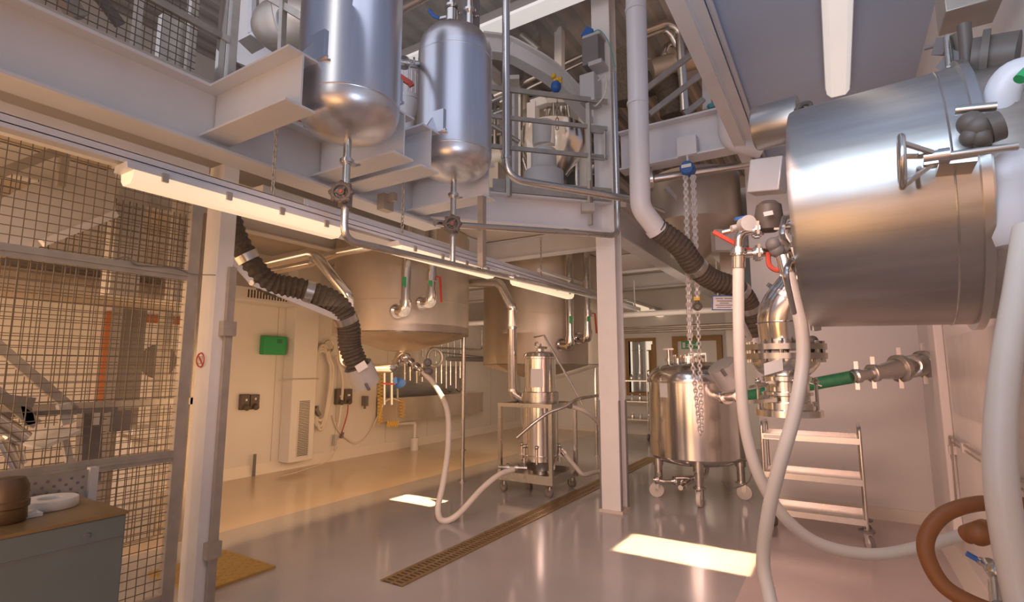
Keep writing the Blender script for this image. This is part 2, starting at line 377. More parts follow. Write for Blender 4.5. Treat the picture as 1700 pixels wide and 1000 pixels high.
# drain
d = empty('floor_drain', (-2.77, 2.9, 0), 'long brown slotted drain channel set into the blue floor', 'drain')
MB().box(-2.86, -2.68, 2.87, 9.0, .0005, .004).build('drain_channel', M['drain_dark'], d)
g = MB().box(-2.875, -2.845, 2.87, 9.0, .002, .008).box(-2.695, -2.665, 2.87, 9.0, .002, .008).box(-2.782, -2.758, 2.87, 9.0, .003, .008)
y = 2.88
while y < 9.0: g.box(-2.86, -2.68, y, y + .022, .003, .0075); y += .045
g.build('grate', M['drain'], d)
# checker plate by the post
g = MB().box(-4.4, -3.72, 2.05, 2.62, .0, .02)
random.seed(3)
for i in range(14):
    for j in range(10): g.bar((-4.37 + i * .047, 2.09 + j * .055, .0205), (-4.35 + i * .047, 2.09 + j * .055 + (.02 if (i + j) % 2 else -.02), .0205), .008, .004)
tag(g.build('floor_grating', mat('yellow_grating', (.50, .33, .10), .45, .3)), 'yellow brown tread plate on the floor beside the post', 'grating')
# ------------------------------------------------------------------ hanging vessels, pipes
def clamp(mb, c, ax, r):
    """clamped pipe joint with its wing nut"""
    c = V(c); u, v, a = frame(ax)
    mb.ring(c, ax, r * 1.75, .022); mb.ring(c, ax, r * 1.4, .04)
    q = c + u * r * 1.7; mb.bar(q, q + u * .035, .02, .02, ax); mb.bar(q + u * .03 - v * .03, q + u * .04 + v * .03, .012, .012, ax)
    return mb
def vessel(x, y, z0, R, zs, ztop, label, lug_y):
    t = empty('hanging_vessel', (x, y, z0), label, 'tank', 'hanging vessels')
    MB().lathe([(R, zs - z0 + .012), (R, ztop - z0)], (x, y, z0), n=64).build('shell', M['tank'], t)
    hb = [(.022, 0), (R * .3, .008), (R * .55, .028), (R * .75, .058), (R * .88, .095), (R * .95, .13), (R * .985, .165), (R, zs - z0 + .012)]
    MB().lathe(hb, (x, y, z0), n=64).build('bottom_head', M['tank'], t)
    MB().lathe([(R, 0), (R * .99, .06), (R * .94, .12), (R * .8, .18), (R * .5, .225), (0, .24)], (x, y, ztop), n=64).build('top_head', M['tank'], t)
    for zz in (zs, ztop - .05): MB().lathe([(R + .0005, -.004), (R + .002, 0), (R + .0005, .004)], (x, y, zz), n=64).build('weld_seam', M['tank'], t)
    for yy, s in lug_y:
        b = MB().box(x - .02, x + .14, yy - .012 if s > 0 else yy - .02, yy + .02 if s > 0 else yy + .012, 3.34, 3.52)
        b.prism([(-.10, 0), (.16, 0), (.16, .018), (-.10, .018)], (x, yy, 3.337), (1, 0, 0), (0, 0, 1) if False else (0, s, 0), (0, 0, .015))
        b.add([(x + .02, yy, 3.35), (x + .02, yy + s * .10, 3.35), (x + .02, yy, 3.50), (x + .035, yy, 3.35), (x + .035, yy + s * .10, 3.35), (x + .035, yy, 3.50)], [(0, 1, 2), (3, 5, 4), (0, 3, 4, 1), (1, 4, 5, 2), (2, 5, 3, 0)])
        b.build('lug', M['tank'], t)
    return t
VA = (-2.62, 2.205); VB = (-2.63, 3.33)
va = vessel(*VA, 2.975, .325, 3.19, 4.75, 'larger brushed steel vessel hanging between stub beams', ((1.90, -1), (2.53, 1)))
vb = vessel(*VB, 3.06, .315, 3.27, 4.16, 'smaller brushed steel vessel with domed top and hoisted valve', ((3.03, -1), (3.63, 1)))
# fittings on the smaller vessel
q = V((VB[0] - .05, VB[1], 4.38)); tp = MB().cyl(q, q + V((0, 0, .42)), .028)
clamp(tp, q + V((0, 0, .10)), (0, 0, 1), .03); clamp(tp, q + V((0, 0, .27)), (0, 0, 1), .035); tp.cyl(q + V((0, 0, .13)), q + V((0, 0, .24)), .05)
o = tp.build('inlet_valve', M['mirror'], vb)
MB().bar(q + V((-.05, 0, .20)), q + V((-.13, -.02, .20)), .02, .02).build('valve_lever', M['steel'], o)
MB().tube([q + V((-.12, -.02, .20)), q + V((-.18, -.03, .24)), q + V((-.23, -.04, .31))], .016, 8).build('valve_handle', M['blue'], o)
q2 = V((VB[0] + .13, VB[1] + .02, 4.34)); tp = MB().cyl(q2, q2 + V((0, 0, 1.2)), .028); clamp(tp, q2 + V((0, 0, .22)), (0, 0, 1), .03)
tp.build('inlet_pipe', M['mirror'], vb)
MB().box(q.x + .07, q.x + .16, q.y + .05, q.y + .2, 4.40, 4.78).build('drive_box', M['dark'], vb)
l0, l1 = P(655, 102, D=3.95), P(697, 108, D=4.42); lk = MB().cyl(l0, l1, .03); clamp(lk, l0.lerp(l1, .35), l1 - l0, .03)
tag(lk.build('link_pipe', M['steel']), 'short steel pipe linking the two hanging vessels', 'pipe')
# lug bracket and pole behind
def hand_valve(parent, c, ax, kd, s=1):
    """diaphragm valve: body on the pipe and a black ribbed knob"""
    c = V(c); kd = V(kd).normalized()
    b = MB().ring(c, ax, .038 * s, .10 * s).cyl(c, c + kd * .05 * s, .032 * s); bo = b.build('valve_body', M['dark'], parent)
    k = MB(); u, v, a = frame(kd); kc = c + kd * .085 * s
    k.cyl(c + kd * .045 * s, c + kd * .075 * s, .03 * s); k.torus(kc, kd, .047 * s, .014 * s, 20, 6)
    for i in range(8):
        th = i * math.pi / 4; d = u * math.cos(th) + v * math.sin(th); k.ball(kc + d * .055 * s, .016 * s, kd, 8, 6)
    k.cyl(kc - kd * .02 * s, kc + kd * .012 * s, .018 * s)
    for i in range(3):
        th = i * 2.1; d = u * math.cos(th) + v * math.sin(th); k.bar(kc, kc + d * .05 * s, .012 * s, .012 * s, kd)
    k.build('valve_knob', M['black'], bo)
    MB().cyl(kc + kd * .012 * s, kc + kd * .018 * s, .008 * s).build('knob_cap', M['red'], bo)
KD = V((.55, -.8, .05))
dp = empty('drain_pipe', (VA[0], VA[1], 2.3), 'steel drain pipe with black knob from the larger hanging vessel', 'pipe', 'vessel drain pipes')
z0 = 2.315
pc = [V((VA[0], VA[1], 2.99)), V((VA[0], VA[1], 2.34)), V((VA[0], VA[1] + .16, 2.33)), V((-2.6, 6.3, 2.42))]
pc = [V((VA[0] + .0, VA[1], 2.99)), V((VA[0] - .0, VA[1], 2.31)), V((-2.59, 6.6, 2.425))]
b = MB().tube(fil(pc, .10, 8), .025, 14); clamp(b, (VA[0], VA[1], 2.83), (0, 0, 1), .026); b.ring((-2.585, 4.2, 2.363), (0, 1, .026), .029, .05)
b.build('pipe_run', M['steel'], dp)
hand_valve(dp, (VA[0], VA[1], 2.585), (0, 0, 1), KD, 1.15)
dp = empty('drain_pipe', (VB[0], VB[1], 2.35), 'steel drain pipe with black knob from the smaller hanging vessel', 'pipe', 'vessel drain pipes')
b = MB().cyl((VB[0], VB[1], 3.06), (VB[0], VB[1], 2.34), .024); clamp(b, (VB[0], VB[1], 2.93), (0, 0, 1), .026)
b.build('pipe_run', M['steel'], dp); hand_valve(dp, (VB[0], VB[1], 2.655), (0, 0, 1), KD, 1.15)
lp = [V((VB[0] - .18, VB[1] + .0, 2.66)), V((VB[0] + .1, VB[1] + .35, 2.68)), P(850, 382, D=4.9), P(1026, 397, D=5.45), P(1021, 140, D=5.65)]
lp = [P(722, 370, D=4.25), P(760, 374, D=4.40), P(1027, 392, D=5.42), P(1019, 120, D=5.72)]
b = MB().tube(fil(lp, .14, 8), .029, 14); b.ring(P(940, 385.5, D=5.08), lp[2] - lp[1], .033, .05)
tag(b.build('return_pipe', M['steel']), 'steel pipe dropping along the column and looping towards the knob valve', 'pipe')
st = MB().bar(P(800, 326, D=4.55), P(800, 443, D=4.55), .055, .055)
st.cyl(P(800, 436, D=4.55), P(800, 447, D=4.55), .012)
tag(st.build('pipe_hanger', M['galv']), 'square steel hanger strut below the far stub beam holding the long pipe', 'strut')
# pipe A: vertical in front of the handrail, runs along to the column
pa = [P(840, -60, D=4.85), P(840, 296, D=4.85), P(1045, 331, D=5.25), P(1100, 352, D=6.3)]
b = MB().tube(fil(pa, .2, 8), .036, 16); b.ring(P(840, 262, D=4.85), (0, 0, 1), .045, .03); b.ring(P(1000, 323, D=5.17), pa[2] - pa[1], .042, .03)
tag(b.build('riser_pipe', M['steel']), 'tall steel pipe in front of the handrail bending along the deck edge', 'pipe')
# ------------------------------------------------------------------ lamp rail, lamps
RX = -2.93
rail = MB().box(RX - .035, RX + .035, .2, 9.0, 2.52, 2.525).box(RX - .035, RX - .03, .2, 9.0, 2.50, 2.56).box(RX + .03, RX + .035, .2, 9.0, 2.50, 2.56).box(RX - .035, RX + .035, .2, 9.0, 2.556, 2.56)
tag(rail.build('lamp_rail', M['beam']), 'long grey rail hanging on chains that carries the tube lamps', 'rail')
tag(MB().box(RX - .10, RX - .05, 2.2, 9.0, 2.585, 2.60).box(RX - .10, RX - .095, 2.2, 9.0, 2.585, 2.65).build('cable_tray', M['beam']), 'thin cable tray lying beside and above the lamp rail', 'tray')
for y, zt, lb in ((1.90, 3.0, 'thin chain holding the lamp rail below the first stub beam'), (3.05, 3.0, 'thin chain holding the lamp rail beside the smaller vessel drain'), (5.4, 3.05, 'thin chain holding the lamp rail near the column')):
    c = MB().chain((RX, y, 2.56), (RX, y, zt), .05, .004, .012); tag(c.build('rail_chain', M['galv']), lb, 'chain', 'lamp rail chains')
def tubelamp(y0, y1, label, X=RX, z=2.50, w=.15):
    t = empty('tube_lamp', (X, y0, z - .09), label, 'lamp', 'tube lamps on the lamp rail')
    b = MB()
    pr = [(-w / 2, -.035), (w / 2, -.035), (w * .42, .0), (-w * .42, 0)]
    b.prism(pr, (X, y0, z), (1, 0, 0), (0, 0, 1), (0, y1 - y0, 0)); b.build('lamp_body', M['beam'], t)
    d = MB().prism([(-w * .47, -.036), (-w * .42, -.075), (-w * .25, -.10), (w * .25, -.10), (w * .42, -.075), (w * .47, -.036)], (X, y0 + .03, z), (1, 0, 0), (0, 0, 1), (0, y1 - y0 - .06, 0))
    d.build('diffuser', M['lamp'], t)
    k = 4
    for i in range(k):
        y = y0 + (y1 - y0) * (i + .5) / k; MB().box(X + w / 2 - .004, X + w / 2 + .010, y - .015, y + .015, z - .06, z - .015).build('clip', M['galv'], t)
tubelamp(1.09, 2.42, 'long lit tube lamp on the rail starting beside the white post')
tubelamp(2.95, 4.35, 'lit tube lamp on the rail behind the hanging strut and drain pipe')
tubelamp(4.78, 6.2, 'lit tube lamp on the rail just before the column')
def farlamp(p, q, label, w=.15):
    p, q = V(p), V(q); t = empty('tube_lamp', p, label, 'lamp', 'tube lamps under the far deck')
    MB().bar(p + V((0, 0, .07)), q + V((0, 0, .07)), w, .04).build('lamp_body', M['beam'], t)
    MB().bar(p, q, w * .85, .09).build('diffuser', M['lamp'], t)
pp = [P(1032, 508, Z=2.72), P(1073, 516, Z=2.72), P(1082, 518, Z=2.72), P(1127, 528, Z=2.72)]
farlamp((pp[1].x, pp[0].y - .3, 2.72), (pp[1].x, pp[1].y, 2.72), 'lit tube lamp just behind the column, nearer of the far pair')
farlamp((pp[1].x, pp[2].y, 2.72), (pp[1].x, pp[3].y, 2.72), 'lit tube lamp before the exit door, farther of the far pair')
tag(MB().bar((pp[1].x, 6.2, 2.84), (pp[1].x, pp[3].y + .9, 2.84), .06, .04).build('lamp_rail', M['beam']), 'short grey rail carrying the two lamps near the exit door', 'rail')
# ceiling lamp over the drum
t = empty('ceiling_lamp', (.2, 3.0, 3.75), 'lit white tube lamp on the smooth ceiling above the drum', 'lamp')
y1 = 5.6; x1 = P(1391, 165, Y=y1).x; zc = 3.88
pe = P(1391, 150, Z=3.80)
MB().box(pe.x - .09, pe.x + .09, 1.6, pe.y, 3.82, 3.88).build('lamp_body', M['beam'], t)
d = MB().prism([(-.085, 0), (-.08, -.05), (-.05, -.085), (.05, -.085), (.08, -.05), (.085, 0)], (pe.x, 1.63, 3.82), (1, 0, 0), (0, 0, 1), (0, pe.y - 1.66, 0)); d.build('diffuser', M['lampc'], t)
# roof lamp
t = empty('roof_lamp', (-3.5, 5.1, 5.8), 'long lit strip lamp under the roof above the handrail', 'lamp')
MB().box(-5.6, -1.8, 5.08, 5.12, 5.80, 6.0).build('lamp_body', M['roof'], t)
MB().box(-5.6, -1.8, 4.98, 5.22, 5.76, 5.80).build('diffuser', M['lampc'], t)
# trunking under the deck edge
tr = MB().box(-4.15, -3.75, 2.35, 4.9, 2.78, 2.94); tag(tr.build('air_grille_box', M['beam'], bevel=.008), 'long pale box hanging under the deck behind the first stub beam', 'box')
# bracket angles below the angled beam
pb = [P(975, 330, D=5.42), P(975, 352, D=5.42)]
tag(MB().bar(P(978, 300, D=5.45), P(978, 350, D=5.45), .03, .03).bar(P(965, 346, D=5.46), P(986, 346, D=5.46), .10, .09).build('post_bracket', M['galv']), 'small square bracket holding the handrail post to the diagonal beam', 'bracket')
tag(MB().box(-3.30, -3.22, 3.12, 3.24, 2.86, 3.0).box(-3.30, -3.14, 3.16, 3.20, 2.93, 3.0).build('pipe_bracket', M['galv']), 'small galvanised bracket under the stub beams between the vessels', 'bracket')
vl = MB().cyl(P(511, 197, D=3.7), P(507, 212, D=3.7), .015)
o = tag(vl.build('bleed_valve', M['steel']), 'small bleed valve with red lever under the first stub beam', 'valve')
MB().bar(P(488, 198, D=3.7), P(507, 202, D=3.7), .02, .012).build('lever', M['red'], o)
# ------------------------------------------------------------------ handrail on the deck
DG = -7.36
hr = empty('handrail', (-2.6, 4.76, 3.34), 'three bar steel handrail along the diagonal deck edge', 'handrail')
def dgp(x, y, off=0): return P(x, y, diag=DG + off)
for y0, y1 in ((136, 178), (187, 219), (240, 264)):
    a, b = dgp(812, y0), dgp(1008, y1); z = (a.z + b.z) / 2; a.z = b.z = z
    MB().bar(a, b, .03, .055 if y0 == 136 else .045).build('rail', M['galv'], hr)
a = dgp(980, 350); b = dgp(977, 172)
MB().bar((a.x, a.y, 3.05), (a.x, a.y, b.z), .045, .045).build('post', M['galv'], hr)
a2 = dgp(845, 300); MB().bar((a2.x, a2.y, 3.3), (a2.x, a2.y, b.z), .045, .045).build('post', M['galv'], hr)
e0, e1 = dgp(980, 217), dgp(1003, 219); e3, e2 = dgp(980, 261), dgp(1003, 264)
MB().bar(e0, e1, .03, .045).bar(e1, e2, .03, .04).bar(e2, e3, .03, .04).build('end_loop', M['galv'], hr)
k0, k1 = dgp(818, 280, -.03), dgp(1015, 318, -.03)
MB().bar((k0.x, k0.y, 3.42), (k1.x, k1.y, 3.42), .012, .14).build('kick_plate', M['galv'], hr)
# ------------------------------------------------------------------ boxes on the column
bx = empty('dark_box', P(985, 92, Y=5.38), 'dark grey box with a blue plugged unit on top high on the column', 'box')
a = P(985, 90, Y=5.30)
MB().box(a.x - .10, a.x + .10, 5.20, 5.40, a.z - .17, a.z + .17).build('box_body', M['dark'], bx, bevel=.008)
for q_ in ((a.x - .10, a.x + .12, 5.22, 5.40, a.z + .175, a.z + .21), (a.x - .02, a.x + .14, 5.19, 5.40, a.z - .20, a.z - .15)): MB().box(*q_).build('rail_clip', M['grey'], bx)
MB().bar((a.x - .09, 5.26, a.z + .21), (a.x - .02, 5.28, a.z + .31), .06, .09).build('plug_unit', M['blue'], bx)
MB().tube(crom([(a.x, 5.24, a.z + .21), (a.x + .12, 5.2, a.z + .2), (a.x + .22, 5.22, a.z + .02), (a.x + .26, 5.3, a.z - .25)]), .006, 6).build('cable', M['sky'], bx)
a = P(985, 150, Y=5.30)
jb = empty('junction_box', (a.x, 5.38, a.z - .15), 'pale grey junction box below the dark box on the column', 'box')
MB().box(a.x - .12, a.x + .06, 5.18, 5.40, a.z - .18, a.z + .16).build('box_body', M['grey'], jb, bevel=.008)
MB().tube(crom([(a.x + .06, 5.3, a.z + .1), (a.x + .16, 5.28, a.z + .12), (a.x + .15, 5.27, a.z - .1), (a.x + .05, 5.25, a.z - .22), (a.x, 5.28, a.z - .18)]), .010, 6).build('cable', M['hose'], jb)
# ------------------------------------------------------------------ white vent pipe and extraction arms
vp = empty('vent_pipe', P(1062, 378, D=5.0), 'thick white ventilation pipe coming straight down beside the column', 'pipe')
pv = [P(1054, -80, D=5.0), P(1063, 345, D=5.0), P(1093, 384, D=5.05)]
MB().tube(fil(pv, .22, 10), .096, 24).build('pipe_run', M['pipew'], vp)
for yy in (18, 172): MB().ring(P(1055 + yy * .02, yy, D=5.0), (0, 0, 1), .101, .03, 24).build('pipe_joint', M['pipew'], vp)
MB().ring(P(1090, 381, D=5.045), pv[2] - pv[1], .104, .05, 24).build('pipe_joint', M['pipew'], vp)
def duct(name, pts, r, label, bands, hood, hr_, hl, arm=None):
    t = empty(name, pts[0], label, 'extraction arm', 'extraction arms')
    cr = crom(pts, 26); n = len(cr)
    MB().tube(cr, r, 20, rf=lambda i, m: r * (1 + .055 * (1 if i % 4 < 2 else -1))).build('flexible_duct', M['rubber'], t)
    for f in bands:
        i = int(f * (n - 1)); ax = cr[min(i + 1, n - 1)] - cr[i - 1]; MB().lathe([(r * 1.07, -.035), (r * 1.10, -.033), (r * 1.10, .033), (r * 1.07, .035)], cr[i], ax, 24).build('duct_clamp', M['steel'], t)
    hp, hd = V(hood[0]), V(hood[1]).normalized()
    h = MB().lathe([(hr_ * .95, .04), (hr_ * .97, 0), (hr_, .0), (hr_, .05 + hl), (hr_ * .97, .05 + hl), (hr_ * .95, .10), (r * .5, .09)], hp, hd, 32); h.build('hood', M['alu'], t)
    u = frame(hd)
    if arm:
        m = MB()
        for a_, b_ in zip(arm[:-1], arm[1:]): m.bar(a_, b_, .035, .05)
        for p in arm[1:-1]: m.cyl(p - FW * .028, p + FW * .028, .022)
        m.build('support_arm', M['alu'], t)
    return t
D0 = 4.5
pl = PL([(368, 318, 4.3), (392, 400, 4.35), (440, 466, 4.45), (500, 482, 4.6), (556, 503, 4.75), (578, 540, 4.85), (581, 575, 4.9), (596, 612, 4.95)])
ha = duct('extraction_arm', pl, .10, 'black ribbed extraction arm with its silver hood near the white post', (.20, .46, .68), (P(594, 607, D=4.95), P(613, 648, D=5.03) - P(594, 607, D=4.95)), .135, .16,
          [P(366, 408, D=4.25), P(420, 470, D=4.35), P(565, 530, D=4.75)])
o = MB().bar(P(607, 637, D=4.83), P(613, 648, D=4.85), .03, .02); o.build('hood_grip', M['dark'], ha)
MB().bar(P(592, 614, D=4.80), P(608, 604, D=4.82), .004, .07, (0, 0, 1)).build('label_plate', M['label'], ha)
pr = PL([(1090, 380, 5.05), (1128, 408, 5.1), (1152, 440, 5.2), (1180, 463, 5.3), (1222, 480, 5.4), (1243, 510, 5.5), (1249, 560, 5.6)])
ra = duct('extraction_arm', pr, .105, 'black ribbed extraction arm hanging from the white ventilation pipe', (.36, .70, .84), (P(1248, 556, D=5.6), P(1252, 580, D=5.6) - P(1248, 556, D=5.6)), .11, .05,
          [P(1085, 388, D=5.2), P(1165, 452, D=5.35), P(1215, 500, D=5.4), P(1246, 565, D=5.5)])
hd = empty('hood', P(1210, 640, D=6.0), 'square edged silver hood resting tilted over the pallet tank inlet', 'hood')
a, b = P(1195, 626, D=6.0), P(1222, 605, D=6.1)
MB().lathe([(.10, 0), (.148, .01), (.148, .235), (.12, .24), (0, .24)], P(1217, 637, D=5.42), P(1196, 605, D=5.40) - P(1217, 637, D=5.42), 28).build('hood_shell', M['alu'], hd)
MB().bar(P(1198, 614, D=5.24), P(1205, 624, D=5.24), .02, .03).build('grip', M['dark'], hd)
sg = empty('notice', P(1212, 505, D=5.1), 'white notice with blue border hanging by the black extraction arm', 'sign')
c0 = P(1202, 503, D=5.15)
MB().bar(P(1183, 503, D=5.15), P(1221, 503, D=5.15), .012, .135).build('board', M['label'], sg)
b = MB()
for ya, yb, xa, xb in ((491.5, 491.5, 1182, 1222), (514.5, 514.5, 1182, 1222)): b.bar(P(xa, ya, D=5.14), P(xb, yb, D=5.14), .016, .008)
for x in (1183, 1221): b.bar(P(x, 491, D=5.14), P(x, 515, D=5.14), .016, .008)
b.build('border', M['blue'], sg)
b = MB()
for yy, xa, xb in ((496, 1188, 1200), (496, 1203, 1216), (500, 1190, 1215), (503.5, 1195, 1210), (507, 1188, 1216), (510.5, 1190, 1214)): b.bar(P(xa, yy, D=5.138), P(xb, yy, D=5.138), .003, .008)
b.build('print_line', M['ink'], sg)
# ------------------------------------------------------------------ chain hoist
hc = P(1142, 281, Y=5.5)
ho = empty('chain_hoist', hc, 'blue chain hoist hanging from the upper beam with long steel chains', 'hoist')
MB().cyl(hc + V((0, -.07, 0)), hc + V((0, .07, 0)), .072, n=28).build('hoist_body', M['blue'], ho, bevel=.012)
MB().box(hc.x - .05, hc.x + .05, hc.y - .076, hc.y - .071, hc.z - .005, hc.z + .03).build('name_plate', M['label'], ho)
MB().cyl(hc + V((0, 0, .06)), hc + V((0, 0, .16)), .012).box(hc.x - .10, hc.x + .10, hc.y - .02, hc.y + .10, 3.742, 3.95).build('hanger', M['beam'], ho)
def ch(x0, y0, x1, y1, lab=None, L=.055):
    p, q = P(x0, y0, Y=5.5), P(x1, y1, Y=5.5); MB().chain(p, q, L, .0075, .018).build('chain', M['alu'], ho)
ch(1137, 292, 1144, 560); ch(1139, 292, 1147, 560); ch(1149, 292, 1157, 496); ch(1152, 292, 1159, 496)
ch(1145, 560, 1163, 722, L=.05); ch(1158, 520, 1166, 716, L=.05)
k = P(1158, 509, Y=5.5); MB().torus(k, (0, 1, 0), .035, .012).cyl(k + V((0, 0, .03)), k + V((0, 0, .07)), .02).build('hook', M['black'], ho)
MB().box(k.x - .03, k.x + .03, k.y - .02, k.y + .02, k.z + .06, k.z + .10).build('hook_tag', M['yellow'], ho)
# ------------------------------------------------------------------ horizontal drum
DC = P(1336, 366, D=2.22); DA = V((.998, -.055, 0)).normalized(); DR = .452
dr_ = empty('horizontal_drum', DC, 'huge brushed steel drum lying under the smooth ceiling with a handwheel', 'drum')
def dpt(px):
    lo, hi = 0, 2
    for _ in range(40):
        m = (lo + hi) / 2; q = DC + DA * m - CAM
        x = 850 + FPX * q.dot(RT) / q.dot(FW)
        if x < px: lo = m
        else: hi = m
    return lo
L1 = dpt(1612)
DU, DV, _ = frame(DA)
MB().lathe([(DR * .90, -.012), (DR * .985, -.008), (DR, .01), (DR * 1.03, L1)], DC, DA, 96).build('drum_shell', M['steelx'], dr_)
DE = DR * 1.03
MB().lathe([(DE + .002, -.014), (DE + .020, -.012), (DE + .020, .012), (DE + .002, .014)], DC + DA * (L1 - .02), DA, 96).lathe([(DE - .001, -.003), (DE + .001, 0), (DE - .001, .003)], DC + DA * (L1 - .09), DA, 96).build('end_ring', M['steel'], dr_)
MB().lathe([(DR * .99, 0), (DR * .985, .07), (DR * .93, .10), (DR * .6, .12)], DC + DA * L1, DA, 96).build('end_cover', M['steelx'], dr_)
MB().lathe([(.012, 0), (DR * .93, 0)], DC - DA * .010, DA, 64).build('front_plate', M['steel'], dr_)
# frame pipes on the face of the drum
fc = DC - DA * .03
def onf(x, y, off=.03):  # point on the drum's end plane
    d = P(x, y, D=1) - CAM; t = ((DC - DA * off) - CAM).dot(DA) / d.dot(DA); return CAM + d * t
b = MB().tube([onf(1320, 256), onf(1327, 330), onf(1336, 400), onf(1344, 470), onf(1352, 548)], .016, 10)
b.tube(fil([onf(1333, 353), onf(1302, 362), onf(1296, 390), onf(1308, 407), onf(1336, 405)], .04), .010, 8)
b.tube(fil([onf(1340, 428), onf(1310, 434), onf(1303, 452), onf(1318, 520)], .04), .010, 8)
b.tube([onf(1350, 500), onf(1355, 548)], .024, 10)
b.build('face_piping', M['steel'], dr_)
b = MB()
for x, y in ((1330, 250), (1325, 290), (1326, 310)): b.cyl(onf(x, y), onf(x + 1, y + 14), .014)
b.tube(crom([onf(1318, 262, .06), onf(1316, 285, .08), onf(1322, 300, .06), onf(1328, 320, .05)]), .006, 6).build('tap_fittings', M['blue'], dr_)
# handwheel with spindle along the shell
def dsurf(x, y, lift):
    d = P(x, y, D=1) - CAM; w = CAM - DC; d2 = d - DA * d.dot(DA); w2 = w - DA * w.dot(DA)
    a_, b_, c__ = d2.dot(d2), 2 * d2.dot(w2), w2.dot(w2) - (DR * 1.02 + lift) ** 2
    return CAM + d * ((-b_ - math.sqrt(max(0, b_ * b_ - 4 * a_ * c__))) / (2 * a_))
def dD(x, y, lift): return (dsurf(x, y, lift) - CAM).dot(FW)
hwc = dsurf(1497, 269, .13); hx = (dsurf(1545, 262, .13) - hwc).normalized()
hw = MB().torus(hwc, hx, .074, .010, 40, 10); u, v, a = frame(hx); hb = hwc + hx * .07
for i in range(3):
    th = i * 2.094 + .5; hw.tube([hwc + (u * math.cos(th) + v * math.sin(th)) * .074, hb + (u * math.cos(th) + v * math.sin(th)) * .02], .008, 8)
hw.cyl(hb - hx * .02, hb + hx * .04, .022); hwo = hw.build('handwheel', M['steel'], dr_)
sp_ = MB().cyl(hb, dsurf(1690, 243, .12), .011)
p1, p2 = dsurf(1532, 266, .12), dsurf(1556, 262, .12)
sp_.bar(p1, p2, .05, .045).bar(dsurf(1540, 258, .12), dsurf(1540, 243, .12), .03, .045)
sp_.bar(dsurf(1556, 276, .06), dsurf(1618, 270, .06), .12, .03)
sp_.tube([dsurf(1526, 278, .11), dsurf(1523, 296, .05), dsurf(1525, 310, .01)], .007, 8)
sp_.build('spindle', M['steel'], dr_)

# motor cylinder behind the drum and its cable loop
m0, m1 = P(1253, 216, D=2.75), P(1328, 196, D=2.62)
mo = empty('motor_cover', m0, 'brushed steel motor cover poking out above the drum end', 'motor')
MB().lathe([(.0, -.004), (.105, 0), (.112, .012), (.112, (m1 - m0).length)], m0, m1 - m0, 40).build('cover', M['steelx'], mo)
MB().tube(crom([P(1322, 184, D=2.5), P(1330, 174, D=2.5), P(1343, 172, D=2.5), P(1346, 183, D=2.5)]), .013, 8).tube(crom([P(1322, 188, D=2.52), P(1331, 180, D=2.52), P(1336, 186, D=2.52)]), .009, 8).build('cable_loop', M['black'], mo)
cb = empty('control_box', P(1274, 325, D=2.75), 'pale steel control box mounted below the motor cover', 'box')
a, b = P(1249, 296, D=2.85), P(1303, 290, D=2.72)
MB().bar(a, b, .10, .18).build('box_body', M['alu'], cb, bevel=.006)
# ------------------------------------------------------------------ outlet elbow and valve stack below the drum
FC = P(1302, 577, D=2.62)
ox = empty('outlet_valve', FC - V((0, 0, .3)), 'big polished outlet elbow with bolted flange and valve stack under the drum', 'valve')
el = [P(1395, 400, D=2.48), P(1345, 460, D=2.56), P(1296, 520, D=2.62), FC + V((0, 0, .03))]
MB().tube(fil(el, .16, 10), .112, 32).build('elbow', M['mirror'], ox)
w = MB(); ax = el[1] - el[2]; w.lathe([(.113, -.012), (.135, -.01), (.135, .01), (.113, .012)], el[2].lerp(el[1], .38), ax, 36)
w.lathe([(.113, -.003), (.117, 0), (.113, .003)], el[2] + V((0, 0, -.05)), (0, 0, 1), 36); w.build('weld_collar', M['mirror'], ox)
fl = MB().ring(FC, (0, 0, 1), .185, .028, 48).ring(FC - V((0, 0, .045)), (0, 0, 1), .185, .028, 48)
for i in range(12):
    th = i * math.pi / 6; q = FC + V((math.cos(th), math.sin(th), 0)) * .165; fl.cyl(q - V((0, 0, .075)), q + V((0, 0, .028)), .011, n=8)
fl.build('flange', M['steel'], ox)
z = FC.z; S = MB()
S.lathe([(.15, z - .06), (.15, z - .085), (.125, z - .12), (.10, z - .14), (.112, z - .145), (.112, z - .165), (.098, z - .17), (.098, z - .215), (.112, z - .22), (.112, z - .235), (.10, z - .24), (.10, z - .265), (.12, z - .27), (.12, z - .30), (.15, z - .305), (.15, z - .335), (.10, z - .34)], (FC.x, FC.y, 0), n=40)
S.build('valve_stack', M['mirror'], ox)
for i in range(4):
    th = i * math.pi / 2 + .4; q = V((FC.x + math.cos(th) * .135, FC.y + math.sin(th) * .135, z - .15)); MB().cyl(q, q - V((0, 0, .16)), .008, n=8).ball(q - V((0, 0, .02)), .015, n=8, m=6).build('tie_bolt', M['steel'], ox)
for x, y in ((1260, 640), (1262, 660), (1345, 672), (1330, 662)): MB().cyl(P(x, y, D=2.55), P(x + 10, y - 1, D=2.5), .012, n=10).build('clamp_bolt', M['steel'], ox)
for p_, q_, h_ in ((P(1232, 646, D=2.6), P(1285, 634, D=2.5), .014), (P(1240, 668, D=2.6), P(1290, 664, D=2.5), .02)): MB().bar(p_, q_, .012, h_).build('clamp_arm', M['steel'], ox)
k = MB()
for x, y, r in ((1349, 566, .025), (1352, 580, .028), (1343, 575, .025), (1355, 571, .02)): k.ball(P(x, y, D=2.52), r, n=12, m=8)
k.build('star_knob', M['dark'], ox)
MB().prism([(0, 0), (.075, .025), (.075, -.03), (.0, -.055)], P(1268, 604, D=2.42), (1, .5, 0), (0, 0, 1), (0, .004, 0)).build('paper_tag', M['label'], ox)
